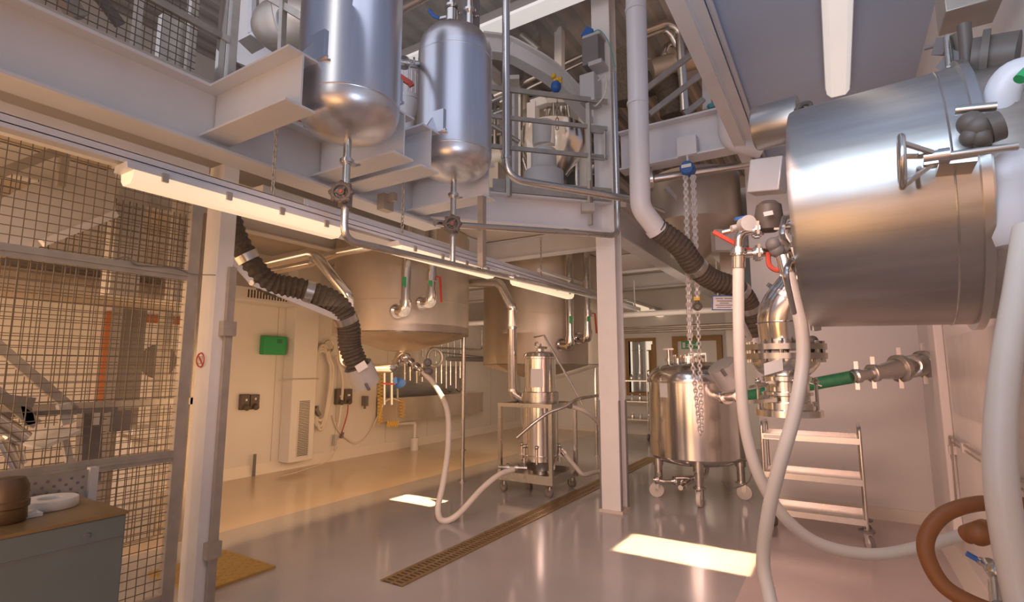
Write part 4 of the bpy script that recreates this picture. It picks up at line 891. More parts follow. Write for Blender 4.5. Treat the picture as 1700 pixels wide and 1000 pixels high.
# ------------------------------------------------------------------ on the panelled wall
WX = LW + .004
def wl(x, y, off=0): return P(x, y, X=WX + off)
gb = empty('green_case', wl(447, 590), 'green first aid case mounted on the panelled wall', 'case')
a, b = wl(430, 588), wl(463, 558)
MB().box(WX, WX + .12, a.y, b.y + .06, 1.70, 1.97).build('case_body', M['green'], gb, bevel=.012)
MB().box(WX + .118, WX + .124, a.y + .20, b.y - .02, 1.87, 1.93).build('case_print', M['greend'], gb)
sp1 = empty('black_socket', wl(410, 680), 'black double wall socket nearer the white post', 'socket', 'wall sockets')
def socket(t, x0, x1, y0, y1):
    a, b = wl(x0, y1), wl(x1, y0); z0, z1 = a.z, wl(x0, y0).z
    m = (a.y + b.y) / 2
    MB().box(WX, WX + .07, a.y, m - .01, z0, z1).box(WX, WX + .07, m + .0, b.y, z0, z1 - .01).cyl((WX + .06, (a.y + m) / 2, z0 + .05), (WX + .12, (a.y + m) / 2, z0 + .02), .04).cyl((WX + .06, (b.y + m) / 2, z0 + .05), (WX + .12, (b.y + m) / 2, z0 + .02), .04).build('socket_body', M['black'], t, bevel=.008)
    MB().box(WX + .07, WX + .073, a.y + .06, m - .05, z0 + .12, z0 + .15).box(WX + .07, WX + .073, m + .06, b.y - .05, z0 + .13, z0 + .16).build('socket_label', M['label'], t)
socket(sp1, 395, 427, 655, 681)
sp2 = empty('black_socket', wl(567, 670), 'black double wall socket beside the coiled hose with a red lead', 'socket', 'wall sockets'); socket(sp2, 554, 581, 646, 672)
du = empty('air_duct', (WX + .2, 5.2, .12), 'tall white rectangular air duct with a slotted grille on the wall', 'duct')
y0, y1 = 4.98, 5.40
MB().box(WX, WX + .24, y0, y1, .13, 3.2).build('duct_body', M['panel'] if False else M['plain'], du, bevel=.006)
zz0, zz1 = .20, 1.02; g = MB(); z_ = zz0
MB().box(WX + .24, WX + .243, y0 + .13, y1 - .10, zz0, zz1).build('grille_slot', M['drain_dark'], du)
while z_ < zz1: g.box(WX + .24, WX + .255, y0 + .13, y1 - .10, z_, z_ + .010); z_ += .022
g.box(WX + .24, WX + .25, y0 + .115, y0 + .13, zz0 - .01, zz1 + .01).box(WX + .24, WX + .25, y1 - .10, y1 - .085, zz0 - .01, zz1 + .01).build('grille', M['alu'], du)
MB().tube([(WX + .05, y0 - .10, 1.32), (WX + .26, y0 - .02, 1.34), (WX + .26, y1 + .03, 1.34), (WX + .02, y1 + .12, 1.34)], .010, 8).build('strap_pipe', M['alu'], du)
hk = empty('coiled_hose', wl(530, 640, .08), 'coil of pale hose hanging on a wall hook beside the air duct', 'hose')
random.seed(11)
for k in range(1):
    pts = []
    for i in range(0, 150):
        t_ = i / 150 * 2 * math.pi * 4.2; w_ = .21 + .04 * math.sin(i * .13); h_ = .62 + .05 * math.sin(i * .21 + 1)
        zc = 1.22 + .03 * math.sin(i * .09)
        yy = 5.66 + w_ * math.sin(t_) * (.85 + .25 * math.cos(t_ + .4)) * (1 if math.cos(t_) < .6 else .7)
        pts.append((WX + .07 + .03 * math.sin(i * .17) , yy - .02, zc + h_ * math.cos(t_)))
    MB().tube(pts, .025, 10).tube(crom([(WX + .08, 5.9, 1.7), (WX + .08, 6.05, 1.3), (WX + .08, 6.02, .7), (WX + .07, 6.0, .55)]), .024, 10).build('coil', M['hose'], hk)
MB().torus((WX + .06, 5.75, 1.86), (1, 0, 0), .10, .008).cyl((WX, 5.7, 1.78), (WX + .2, 5.7, 1.80), .015).build('hook', M['steel'], hk)
MB().bar(wl(523, 678, .15), wl(530, 690, .15), .06, .05).bar(wl(526, 674, .15), wl(526, 686, .15), .04, .05).build('spray_gun', M['sky'] if False else M['dark'], hk)
tag(MB().tube(crom([wl(578, 672, .06), wl(576, 690, .06), wl(567, 720, .05)]), .010, 6).build('red_lead', M['red']), 'thin red lead hanging from the wall socket beside the coiled hose', 'cable')
gp = empty('hanging_plug', wl(558, 735, .05), 'small grey plug with red ring hanging low on the panelled wall', 'plug')
MB().bar(wl(555, 740, .05), wl(557, 722, .05), .04, .05).build('plug_body', M['grey'], gp)
MB().bar(wl(566, 728, .05), wl(569, 718, .05), .04, .04).build('plug_cap', M['dark'], gp)
tag(MB().tube(crom([wl(552, 690, .03), wl(560, 712, .03), wl(575, 728, .03), wl(592, 736, .03), wl(612, 722, .03), wl(628, 690, .05), wl(646, 664, .1)]), .014, 8).build('wall_hose', M['hose']), 'thin pale hose sagging along the wall towards the sink', 'hose')
tag(MB().tube(crom([P(345, 822, X=WX + .5), P(420, 803, X=WX + .42), P(500, 782, X=WX + .35), P(545, 765, X=WX + .2), wl(560, 742, .06)]), .006, 6).build('floor_cable', M['hose']), 'thin white cable trailing along the floor below the panelled wall', 'cable')
tag(MB().box(WX + .05, WX + .08, 4.55, 4.58, .0, .30).build('dark_peg', M['dark']), 'short dark peg standing at the skirting beside the air duct', 'peg')
ib = MB().box(WX, WX + .12, 6.55, 6.60, .85, 1.02).cyl((WX + .06, 6.575, .80), (WX + .06, 6.575, .92), .02); tag(ib.build('wall_tap', M['dark']), 'small dark tap on the panelled wall under the hood', 'tap')
acu = empty('air_conditioner', (WX + .15, 4.1, 2.45), 'white air conditioner with dark slots at the top of the panelled wall', 'air conditioner')
MB().box(WX, WX + .32, 3.3, 5.3, 2.42, 2.62).build('casing', M['white'], acu, bevel=.015)
g = MB()
for i in range(14): g.box(WX + .319, WX + .324, 4.15 + i * .045, 4.172 + i * .045, 2.47, 2.58)
g.build('slots', M['drain_dark'], acu)
# sink and splash back
sk = empty('trough_sink', (WX + .3, 8.2, .5), 'long steel trough sink on the wall below the first cone tank', 'sink')
a, b = 6.9, 9.55
MB().box(WX, WX + .5, a, b, .56, .60).box(WX + .48, WX + .50, a, b, .60, .98).box(WX, WX + .48, a, a + .02, .60, .98).box(WX, WX + .48, b - .02, b, .60, .98).box(WX + .45, WX + .52, a, b, .96, .985).build('basin', M['conesteel'], sk)
MB().box(WX + .002, WX + .02, a, b, .6, 1.55).build('splash_back', M['steelx'], sk)
MB().tube(fil([(WX + .35, 6.95, .58), (WX + .35, 6.95, .52), (WX + .35, 7.55, .50), (WX + .35, 7.55, .12)], .06), .03, 10).cyl((WX + .35, 7.55, .0), (WX + .35, 7.55, .22), .075).build('drain_pipe', M['white'], sk)
rk = empty('utensil_rail', (WX + .2, 8.6, 1.85), 'steel pipe rack with tools hanging over the trough sink', 'rack')
MB().tube(fil([(WX + .22, 7.2, 1.92), (WX + .22, 9.9, 1.92), (WX + .22, 9.9, 2.5)], .1), .022, 10).tube([(WX + .25, 8.3, 1.83), (WX + .25, 9.9, 1.76)], .014, 8).build('rail', M['steel'], rk)
o = MB().cyl((WX + .3, 8.55, 1.70), (WX + .3, 10.0, 1.70), .05, n=16); tag(o.build('roller', M['dark']), 'dark thick roller held along the tool rack over the sink', 'roller')
random.seed(5)
for i, (x, y0, y1, hook) in enumerate(((672, 612, 640, 0), (681, 610, 632, 0), (692, 610, 636, 0), (701, 612, 634, 0), (724, 608, 640, 0), (733, 607, 637, 0), (741, 606, 645, 1), (748, 606, 640, 0), (757, 605, 645, 1), (764, 607, 628, 0))):
    p0, p1 = P(x, y0 - 8, X=WX + .25), P(x, y1, X=WX + .25)
    b = MB().cyl(p0, p1, .016); b.ring(p0.lerp(p1, .45), (0, 0, 1), .028, .03)
    if hook: b.tube(crom([p1, p1 + V((0, .05, -.05)), p1 + V((0, .14, -.07)), p1 + V((0, .20, -.02))]), .016, 8)
    tag(b.build('hanging_tool', M['mirror' if i % 2 else 'steel']), ['steel tool hanging on the rack, first from the blue valve', 'steel tool hanging on the rack, second from the blue valve', 'steel tool hanging on the rack, third from the blue valve', 'steel tool hanging on the rack, fourth from the blue valve', 'steel tool hanging on the rack under the dark knobs', 'steel tool hanging on the rack beside the round hose', 'curved steel spout hanging on the rack, nearer the sink middle', 'straight steel rod hanging on the rack between the curved spouts', 'curved steel spout hanging on the rack near the tank leg', 'steel tool hanging on the rack behind the tank leg'][i], 'tool', 'tools hanging over the sink')
for i in range(7):
    x = 702 + i * 10.5
    tag(MB().cyl(P(x, 556, X=WX + .017), P(x, 592, X=WX + .017), .018).build('supply_pipe', M['steel']), 'thin upright supply pipe on the wall above the tool rack', 'pipe', 'supply pipes above the tool rack')
o = MB().torus(P(722, 594, X=WX + .3), (1, -.3, 0), .17, .035, 30, 8); tag(o.build('rolled_hose', M['galv']), 'rolled grey hose ring hanging over the tool rack', 'hose')
yl = MB(); pts = []
for i in range(90):
    y_ = 670 + 0; t_ = i / 90; pts.append(P(668 + 4 * math.cos(i * .42), 664 + 30 * t_, X=WX + .55) + V((0, 0, .0)))
yl.tube(pts, .007, 6)
pts = [P(631 + 4 * math.cos(i * .66) , 610 + 95 * i / 160, X=WX + .5) for i in range(160)]
yl.tube(pts, .009, 6)
pts = [P(642 + 20 * i / 50, 704 + 5 * math.sin(i * .75), X=WX + .5) for i in range(50)]; yl.tube(pts, .008, 6)
tag(yl.build('spiral_hose', M['yellow']), 'yellow spiral air hose hanging beside the trough sink', 'hose')
tag(MB().tube(crom([P(628, 700, X=WX + .45), P(636, 672, X=WX + .5), P(650, 662, X=WX + .52), P(664, 666, X=WX + .52)]), .014, 8).build('arched_hose', M['tape']), 'pale hose arching over the corner of the trough sink', 'hose')
# hoses and cloths hanging between the tanks
tag(MB().tube(crom([P(801, 572, Y=10.6), P(797, 590, Y=10.6), P(794, 625, Y=10.6), P(795, 660, Y=10.6)]), .05, 10).build('black_hose', M['dark']), 'dark hose hanging on the wall between the two cone tanks', 'hose')
hr2 = empty('coat_rail', P(815, 630, Y=11.3), 'steel rail on the far wall with cloths hanging between the tanks', 'rail')
MB().cyl(P(800, 626, Y=11.4), P(850, 623, Y=11.4), .02).build('rail', M['steel'], hr2)
MB().cyl(P(803, 610, Y=11.6), P(850, 622, Y=11.6), .015).build('rail', M['steel'], hr2)
g = MB().prism([(0, 0), (.16, .02), (.26, -.12), (.30, -.34), (.22, -.36), (.19, -.30), (.17, -.46), (.0, -.46), (-.02, -.2)], P(804, 625, Y=11.3), RT, (0, 0, 1), FW * .05); tag(g.build('green_cloth', M['green']), 'green cloth hanging on the rail between the two cone tanks', 'cloth')
tag(MB().tube([P(802, 660, Y=11.2), P(803, 706, Y=11.2)], .02, 8).ball(P(803, 707, Y=11.2), .04).build('dark_strap', M['dark']), 'dark strap hanging down below the green cloth', 'strap')
tag(MB().tube(crom([P(799, 630, Y=11.35), P(798, 648, Y=11.3), P(800, 668, Y=11.3)]), .018, 8).build('red_strap', M['red']), 'red strap hanging beside the green cloth', 'strap')
tag(MB().tube(crom([P(808, 628, Y=11.25), P(815, 640, Y=11.2), P(816, 660, Y=11.2), P(811, 676, Y=11.2)]), .012, 8).bar(P(808, 668, Y=11.2), P(813, 680, Y=11.2), .10, .12).build('white_tag', M['label']), 'white tag on a cord hanging beside the green cloth', 'tag')
tag(MB().prism([(0, 0), (.22, .0), (.24, -.5), (.1, -.56), (-.02, -.5)], P(826, 630, Y=11.5), RT, (0, 0, 1), FW * .05).build('white_bag', M['hose']), 'pale bag hanging on the rail behind the clad pipe', 'bag')
# ------------------------------------------------------------------ back of the hall
es = empty('exit_sign', P(1147, 573, Y=YB - .1), 'green emergency exit sign with a running figure above the door window', 'sign')
c = P(1146.5, 573, Y=YB - .09)
MB().box(c.x - .20, c.x + .20, YB - .09, YB - .06, c.z - .085, c.z + .085).build('board', M['exitg'], es)
b = MB().box(c.x - .175, c.x - .115, YB - .095, YB - .09, c.z - .06, c.z + .06)
b.ball((c.x - .03, YB - .093, c.z + .045), .014, n=8, m=6).bar((c.x - .035, YB - .093, c.z + .03), (c.x - .045, YB - .093, c.z - .01), .004, .02, (1, 0, 0)).bar((c.x - .045, YB - .093, c.z - .01), (c.x - .085, YB - .093, c.z - .05), .004, .012, (1, 0, 0)).bar((c.x - .045, YB - .093, c.z - .01), (c.x - .01, YB - .093, c.z - .05), .004, .012, (1, 0, 0)).bar((c.x - .04, YB - .093, c.z + .02), (c.x - .08, YB - .093, c.z + .0), .004, .010, (1, 0, 0))
b.bar((c.x + .03, YB - .093, c.z), (c.x + .15, YB - .093, c.z), .004, .02).prism([(.11, .04), (.16, 0), (.11, -.04)], (c.x, YB - .091, c.z), (1, 0, 0), (0, 0, 1), (0, -.004, 0))
b.build('pictogram', M['label'], es)
for y_, z_, lb in ((545, 0, 'upper of two long pipes crossing above the exit door'), (552, 0, 'lower of two long pipes crossing above the exit door')):
    a, b_ = P(1040, y_, Y=10.2), P(1240, y_ - 7, Y=10.2); z_ = (a.z + b_.z) / 2
    tag(MB().cyl((LW + .2, 10.2, z_), (-.82, 10.2, z_), .028).build('long_pipe', M['galv']), lb, 'pipe')
a = P(1040, 523, Y=9.0); tag(MB().cyl((LW + .3, 9.0, a.z), (-.82, 9.0, a.z), .05).cyl((-3.0, 9.0, a.z), (-3.0, 9.0, 3.06), .012).cyl((-1.6, 9.0, a.z), (-1.6, 9.0, 3.34), .012).build('long_pipe', M['white']), 'long white pipe under the deck before the exit door', 'pipe')
# equipment seen in the pass window
dk = empty('column_rig', P(1055, 620, Y=YB + .9), 'glass column rig standing behind the pass window', 'rig')
MB().cyl((-4.22, YB + .9, .925), (-4.22, YB + .9, 2.4), .17, n=24).build('glass_column', M['glass'], dk)
MB().ring((-4.22, YB + .9, 1.95), (0, 0, 1), .18, .03).ring((-4.22, YB + .9, 1.4), (0, 0, 1), .18, .03).build('column_band', M['steel'], dk)
sd = empty('hydrant_stand', (-3.82, YB + .6, .9), 'grey cylinder stand with tap behind the pass window', 'stand')
MB().box(-4.35, -3.4, YB + .35, YB + 1.2, .88, .92).box(-4.3, -4.24, YB + .4, YB + 1.15, 0, .88).box(-3.5, -3.44, YB + .4, YB + 1.15, 0, .88).cyl((-3.80, YB + .6, 1.35), (-3.80, YB + .6, 1.92), .09, n=20).cyl((-3.80, YB + .6, 1.92), (-3.80, YB + .6, 1.94), .13, n=20).cyl((-3.80, YB + .6, .9), (-3.80, YB + .6, 1.4), .02).cyl((-3.80, YB + .6, 1.94), (-3.80, YB + .6, 2.08), .025).bar((-3.95, YB + .55, 1.42), (-3.80, YB + .6, 1.5), .03, .03).build('stand_body', M['wood'], sd)
# steel wire shelf trolley in the back behind the column
wt = empty('wire_trolley', (P(1055, 700, Y=11.3).x, 11.35, 0), 'steel shelf trolley loaded with bottles behind the column', 'trolley')
q0, q1 = P(1035, 720, Z=0), P(1076, 716, Z=0)
b = MB()
X0, X1, Y0 = P(1077, 700, Y=11.1).x - .85, P(1077, 700, Y=11.1).x, 11.1
for z_ in (.40, .78, 1.22): b.box(X0, X1, Y0, Y0 + .55, z_, z_ + .025)
b.build('shelf', M['steel'], wt)
for x in (X0 + .02, X1 - .02):
    for y in (Y0 + .02, Y0 + .53): MB().cyl((x, y, .10), (x, y, 1.45), .014).build('post', M['steel'], wt); MB().lathe([(.03, -.02), (.065, -.018), (.065, .018), (.03, .02)], (x, y, .066), (1, 0, 0), 18).build('castor', M['dark'], wt)
random.seed(2)
for k, z_ in enumerate((.425, .805, 1.245)):
    n_ = 5
    for i in range(n_):
        x = X0 + .08 + (X1 - X0 - .14) * i / (n_ - 1); h_ = .07 + .05 * random.random()
        o = MB().lathe([(.035, 0), (.037, .004), (.037, h_), (.018, h_ + .025), (.018, h_ + .045)], (x, Y0 + .2, z_), n=14)
        tag(o.build('bottle', M['glass' if (i + k) % 2 else 'mirror']), 'small bottle standing on the %s shelf of the trolley behind the column' % ('lowest', 'middle', 'top')[k], 'bottle', 'bottles on the trolley, %s shelf' % ('lowest', 'middle', 'top')[k])
# ------------------------------------------------------------------ wire cage
def mesh_panel(mb, X, y0, y1, z0, z1, pitch=.05, r=.0022):
    n = int((y1 - y0) / pitch)
    for i in range(n + 1):
        y = y0 + i * pitch; mb.box(X - r, X + r, y - r, y + r, z0, z1)
    n = int((z1 - z0) / pitch)
    for i in range(n + 1):
        z = z0 + i * pitch; mb.box(X - r * 2.2, X - r * .2, y0, y1, z - r, z + r)
    return mb
CX = -3.67
cg = empty('wire_cage', (CX, 1.2, 0), 'wire mesh safety cage with galvanised frame between the white post and the cabinet', 'cage')
for z0, z1 in ((.10, .92), (.97, 2.08), (2.15, 2.72)):
    mesh_panel(MB(), CX, .25, 1.84, z0, z1).build('mesh_panel', M['wire'], cg, smooth=0)
for z in (.945, 2.115): MB().box(CX - .02, CX + .022, .2, 1.79, z - .035, z + .035).box(CX + .018, CX + .032, .2, 1.79, z - .006, z + .006).build('rail', M['galv'], cg)
MB().box(CX - .02, CX + .02, .2, 1.79, .06, .11).build('rail', M['galv'], cg)
MB().box(CX - .024, CX + .026, 1.79, 1.86, .02, 2.73).build('upright', M['galv'], cg)
MB().box(CX - .06, CX + .06, .2, 1.86, 2.74, 2.88).build('top_rail', M['beam'], cg)
MB().tube(crom([P(192, 431, X=CX + .03), P(205, 427, X=CX + .03), P(218, 430, X=CX + .03), P(228, 440, X=CX + .03), P(290, 445, X=CX + .03), P(318, 455, X=CX + .03), P(358, 457, X=CX + .12)]), .0035, 6).build('cable', M['dark'], cg)
# round prohibition sign on the post
s = empty('round_sign', P(333, 598, Y=1.935), 'round red and white no lift users sign on the white post', 'sign')
c = P(333, 598, Y=1.932)
MB().cyl(c + V((0, .006, 0)), c, .052, n=40).build('disc', M['label'], s)
MB().torus(c, (0, 1, 0), .046, .006, 40, 6).bar(c + V((-.033, -.002, .033)), c + V((.033, -.002, -.033)), .005, .010, (0, 0, 1) if False else (1, 0, 1)).build('red_ring', M['red'], s)
b = MB()
for dx in (-.022, .02): b.box(c.x + dx - .002, c.x + dx + .002, c.y - .002, c.y, c.z - .028, c.z + .026)
for dz in (-.026, .022): b.box(c.x - .022, c.x + .022, c.y - .002, c.y, c.z + dz - .002, c.z + dz + .002)
b.ball((c.x + .004, c.y - .001, c.z + .010), .005, n=8, m=6).box(c.x, c.x + .008, c.y - .002, c.y, c.z - .022, c.z + .004); b.build('pictogram', M['ink'], s)
# rear cage panel and hoist shaft behind
rc = empty('wire_cage', (-5.0, 1.6, 0), 'second wire mesh screen farther in, behind the front cage', 'cage')
mesh_panel(MB(), -5.0, .9, 2.58, .10, 2.9, .05, .003).build('mesh_panel', M['wire'], rc, smooth=0)
MB().box(-5.03, -4.97, 2.55, 2.62, 0, 2.95).box(-5.03, -4.97, .85, 2.6, 1.18, 1.24).build('frame', M['galv'], rc)
# dark shaft column, white box columns, diagonal stair strings
sx = P(205, 620, X=-6.0)
def ybox(x0, x1, X): return P(x0, 620, X=X).y, P(x1, 620, X=X).y
a, b_ = ybox(186, 226, -6.3)
tag(MB().box(-6.42, -6.2, a, b_, 0, 2.25).build('dark_column', M['dark']), 'wide dark column behind the cage beside the orange door frame', 'column')
a, b_ = ybox(262, 276, -5.6); tag(MB().box(-5.66, -5.55, a, b_, 0, 3.0).build('dark_post', M['galv']), 'narrow dark upright post behind the cage near the white post', 'post')
a, b_ = ybox(300, 310, -5.6)
a = P(193, 300, X=-5.2).y; b_ = P(240, 300, X=-5.2).y
tag(MB().box(-5.32, -5.12, a, b_, 2.12, 3.3).build('box_column', M['white']), 'white box column above the cage rail with mesh in front', 'column')
a = P(300, 300, X=-5.2).y; b_ = P(335, 300, X=-5.2).y
tag(MB().box(-5.32, -5.15, a, b_, 2.12, 3.3).build('box_column', M['plain']), 'narrow pale box column above the cage rail, next to the white post', 'column')
dp_ = empty('door_2', (LW, 3.0, 0), 'white door with an orange frame and dark oval window behind the cage', 'door'); dp_['kind'] = 'structure'
ya, yb = P(168, 600, X=LW + .02).y, P(182, 600, X=LW + .02).y
yc, yd = P(232, 600, X=LW + .02).y, P(296, 600, X=LW + .02).y
zt = P(235, 522, X=LW).z
f = MB().box(LW, LW + .05, ya, yb, 0, zt).box(LW, LW + .05, yb, yd, zt - .10, zt).box(LW, LW + .05, yd, yd + .10, 0, zt); f.build('door_frame', M['orange'], dp_)
MB().box(LW, LW + .02, yb, yd, 0, zt - .1).build('door_leaf', M['panel'], dp_)
q = P(263, 600, X=LW + .02); MB().lathe([(.0, .02), (.20, .018), (.21, 0)], q, (1, 0, 0), 32).build('oval_window', M['dark'], dp_)
def sbar(x0, y0, x1, y1, X, w, h, name, m, lab, cat):
    return tag(MB().bar(P(x0, y0, X=X), P(x1, y1, X=X), w, h).build(name, m), lab, cat)
sbar(-20, 560, 122, 682, -4.6, .05, .06, 'diagonal_brace', M['galv'], 'long diagonal steel bar behind the cage, falling towards the cabinet', 'brace')
sbar(-20, 640, 60, 705, -4.4, .05, .06, 'diagonal_brace', M['galv'], 'lower diagonal steel bar behind the cage, falling towards the cabinet', 'brace')
sbar(-10, 195, 100, 158, -4.6, .05, .06, 'stair_rail', M['galv'], 'rising steel bar behind the cage just under the top rail', 'rail')
sbar(-10, 292, 96, 250, -4.6, .05, .06, 'stair_rail', M['galv'], 'rising steel bar behind the cage in the middle of the upper mesh', 'rail')
sbar(108, 255, 100, 310, -4.6, .05, .05, 'rail_post', M['galv'], 'short upright bar joining the rising bars behind the upper mesh', 'post')
# sloping chute under the deck
ct = MB(); X0, X1 = -5.3, -4.7
pts = [P(-30, 345, X=X1), P(58, 303, X=X1), P(150, 288, X=X1), P(192, 280, X=X1), P(192, 362, X=X1), P(150, 380, X=X1), P(95, 400, X=X1), P(60, 412, X=X1), P(-30, 412, X=X1)]
n_ = len(pts); ct.add(pts + [p + V((-.6, 0, 0)) for p in pts], [tuple(range(n_)), tuple(range(n_, 2 * n_))[::-1]] + [(i, n_ + i, n_ + (i + 1) % n_, (i + 1) % n_) for i in range(n_)])
tag(ct.build('sloping_chute', M['alu'], smooth=0), 'big grey sloping sheet metal chute behind the upper mesh', 'chute')
sbar(70, 404, 192, 355, -4.62, .06, .05, 'chute_edge', M['beam'], 'bright angle strip along the underside of the grey chute', 'strip')
md = P(60, 470, X=-5.6)
tag(MB().cyl((-5.6, .6, P(0, 468, X=-5.6).z), (-5.6, 2.6, P(0, 468, X=-5.6).z), .13, n=24).build('round_duct', M['conesteel']), 'dull steel round duct running behind the cage under the rail', 'duct')
tag(MB().box(-6.5, -5.8, 1.0, 3.2, 2.32, 2.42).build('dark_bulkhead', M['dark']), 'dark bulkhead over the orange framed door behind the cage', 'panel')
# machine behind the cage
mc = empty('conveyor_machine', P(60, 720, X=-4.5), 'grey machine with rollers and pale guard plates behind the cage', 'machine')
b = MB().bar(P(-20, 690, X=-4.5), P(190, 680, X=-4.5), .10, .03)
b.bar(P(-20, 660, X=-4.4), P(48, 668, X=-4.4), .2, .06); b.bar(P(40, 668, X=-4.4), P(48, 705, X=-4.4), .05, .05); b.build('machine_frame', M['dark'], mc)
b = MB().cyl(P(-20, 690, X=-4.3), P(40, 730, X=-4.3), .05).cyl(P(5, 730, X=-4.3), P(30, 780, X=-4.3), .03).cyl(P(20, 700, X=-4.3), P(38, 770, X=-4.3), .02); b.build('roller', M['mirror'], mc)
b = MB().bar(P(45, 740, X=-4.5), P(110, 712, X=-4.5), .5, .02).bar(P(105, 715, X=-4.5), P(116, 770, X=-4.5), .04, .04).bar(P(98, 690, X=-4.5), P(118, 685, X=-4.5), .06, .14); b.build('guard_plate', M['grey'], mc)
b = MB().bar(P(145, 800, X=-4.7), P(150, 680, X=-4.7), .12, .12, (0, 1, 0)).bar(P(180, 700, X=-4.9), P(215, 698, X=-4.9), .06, .16); b.build('machine_body', M['dark'], mc)
q = P(160, 694, X=-4.6); MB().box(q.x, q.x + .004, q.y - .02, q.y + .02, q.z - .05, q.z + .05).build('machine_label', M['label'], mc)
lb_ = P(235, 720, X=-5.4); tag(MB().box(-5.6, -5.3, P(212, 700, X=-5.4).y, P(262, 700, X=-5.4).y, 0, .98).build('pale_cabinet', M['alu'], bevel=.01), 'low pale cabinet behind the cage in front of the white door', 'cabinet')
sbar(200, 722, 262, 740, -5.2, .05, .03, 'rack_edge', M['galv'], 'thin grey rack edge behind the cage in front of the pale cabinet', 'rack')
# ------------------------------------------------------------------ blue cabinet
cbz = .93; FXc = P(211, 848, Z=cbz).x; Yr = P(211, 848, Z=cbz).y
bc = empty('blue_cabinet', (FXc - .3, Yr - .3, 0), 'blue steel workshop cabinet with a brown top in front of the cage', 'cabinet')
XB = FXc - .62
MB().box(XB, FXc, Yr - .85, Yr, .05, cbz - .012).build('cabinet_body', M['bluecab'], bc, bevel=.006)
MB().box(XB, FXc + .004, Yr - .85, Yr + .003, cbz - .012, cbz).build('cabinet_top', mat('brown_top', (.27, .17, .07), .3, var=.15, scale=(8, 8, 8)), bc)
MB().box(FXc - .001, FXc + .003, Yr - .84, Yr - .01, cbz - .10, cbz - .095).build('door_gap', M['dark'], bc)
q = P(143, 890, X=FXc); MB().cyl((FXc, q.y, q.z), (FXc + .006, q.y, q.z), .010).build('lock', M['dark'], bc)
b = MB(); z0, z1 = cbz - .45, cbz + .08
MB().box(XB - .05, XB - .04, Yr - .85, Yr + .10, z0, z1).build('back_panel', M['galv'], bc)
hb2 = MB()
for i in range(20):
    for j in range(6): hb2.cyl((XB - .041, Yr + .08 - i * .045 - (.02 if j % 2 else 0), z1 - .03 - j * .025), (XB - .038, Yr + .08 - i * .045 - (.02 if j % 2 else 0), z1 - .03 - j * .025), .007, n=8)
hb2.build('panel_holes', M['dark'], bc)
MB().box(XB - .06, XB - .02, Yr + .10, Yr + .135, 0, z1 + .01).build('panel_post', M['alu'], bc)
q = P(82, 835, Z=cbz + .02)
tr = MB().lathe([(.042, 0), (.092, 0), (.095, .004), (.095, .034), (.092, .038), (.042, .038), (.040, .034), (.040, .004), (.042, 0)], (q.x, q.y, cbz + .001), n=48)
tag(tr.build('tape_roll', M['tape']), 'cream roll of tape lying on top of the blue cabinet', 'tape')
q = P(8, 868, Z=cbz)
bt = empty('dark_container', (q.x, q.y, cbz), 'dark brown ribbed container on the blue cabinet beside the tape', 'container')
MB().lathe([(.055, 0), (.062, .01), (.060, .05), (.066, .055), (.066, .075), (.060, .08), (.060, .13), (.045, .16), (.0, .165)], (q.x, q.y, cbz + .001), n=32).build('container_body', mat('brown_plastic', (.12, .07, .03), .4), bt)
q2 = P(45, 858, Z=cbz); tag(MB().box(q2.x - .03, q2.x + .04, q2.y - .02, q2.y + .035, cbz + .001, cbz + .014).cyl((q2.x - .02, q2.y, cbz + .014), (q2.x + .03, q2.y + .01, cbz + .016), .010).build('paper_wrapper', M['label']), 'small crumpled white wrapper on the blue cabinet between container and tape', 'wrapper')
# ------------------------------------------------------------------ upper deck
UX = -3.75
def DK(p): return V((p.x, p.y, 3.44))
uc = empty('wire_cage', (UX, 1.3, 3.44), 'upper wire mesh screen with diagonal rails on the deck above the big beam', 'cage')
mesh_panel(MB(), UX, .45, 1.78, 3.36, 4.6, .05, .0025).build('mesh_panel', M['wire'], uc, smooth=0)
b = MB().box(UX - .025, UX + .025, P(378, 80, X=UX).y, P(391, 80, X=UX).y, 3.34, 4.9).box(UX - .02, UX + .02, P(360, 100, X=UX).y, P(370, 100, X=UX).y, 3.34, 4.9); b.build('upright', M['galv'], uc)
b = MB(); ya = P(240, 0, X=UX).y; yb = P(378, 62, X=UX).y; zz = P(310, 32, X=UX).z
MB().bar((UX + .02, ya - .4, zz + .0), (UX + .02, yb, zz), .03, .05).build('rail', M['galv'], uc)
for x0, x1, lb in ((222, 232, 'pale upright behind the upper mesh, nearer the picture middle'), (312, 325, 'dark edged upright behind the upper mesh by its frame')):
    p_ = P(x0, 60, X=-4.8); q_ = P(x1, 60, X=-4.8)
    tag(MB().box(-4.86, -4.78, p_.y, q_.y, 3.44, 5.9).build('upright_post', M['white'] if x0 < 300 else M['galv']), lb.replace(', nearer the picture middle', ', the slimmer one'), 'post')
sbar(165, -5, 200, 42, -4.6, .05, .07, 'stair_string', M['dark'], 'dark slanting stair bar behind the upper mesh, the shorter one', 'stair')
sbar(85, -40, 130, 30, -4.6, .10, .10, 'stair_string', M['galv'], 'grey slanting stair bar behind the upper mesh, the wider one', 'stair')
q0, q1 = P(265, 100, X=-4.9), P(310, 40, X=-4.9)
tag(MB().box(-5.0, -4.9, q0.y, q1.y, 3.44, q1.z).build('perforated_sheet', M['galv']), 'grey perforated sheet behind the upper mesh', 'sheet')
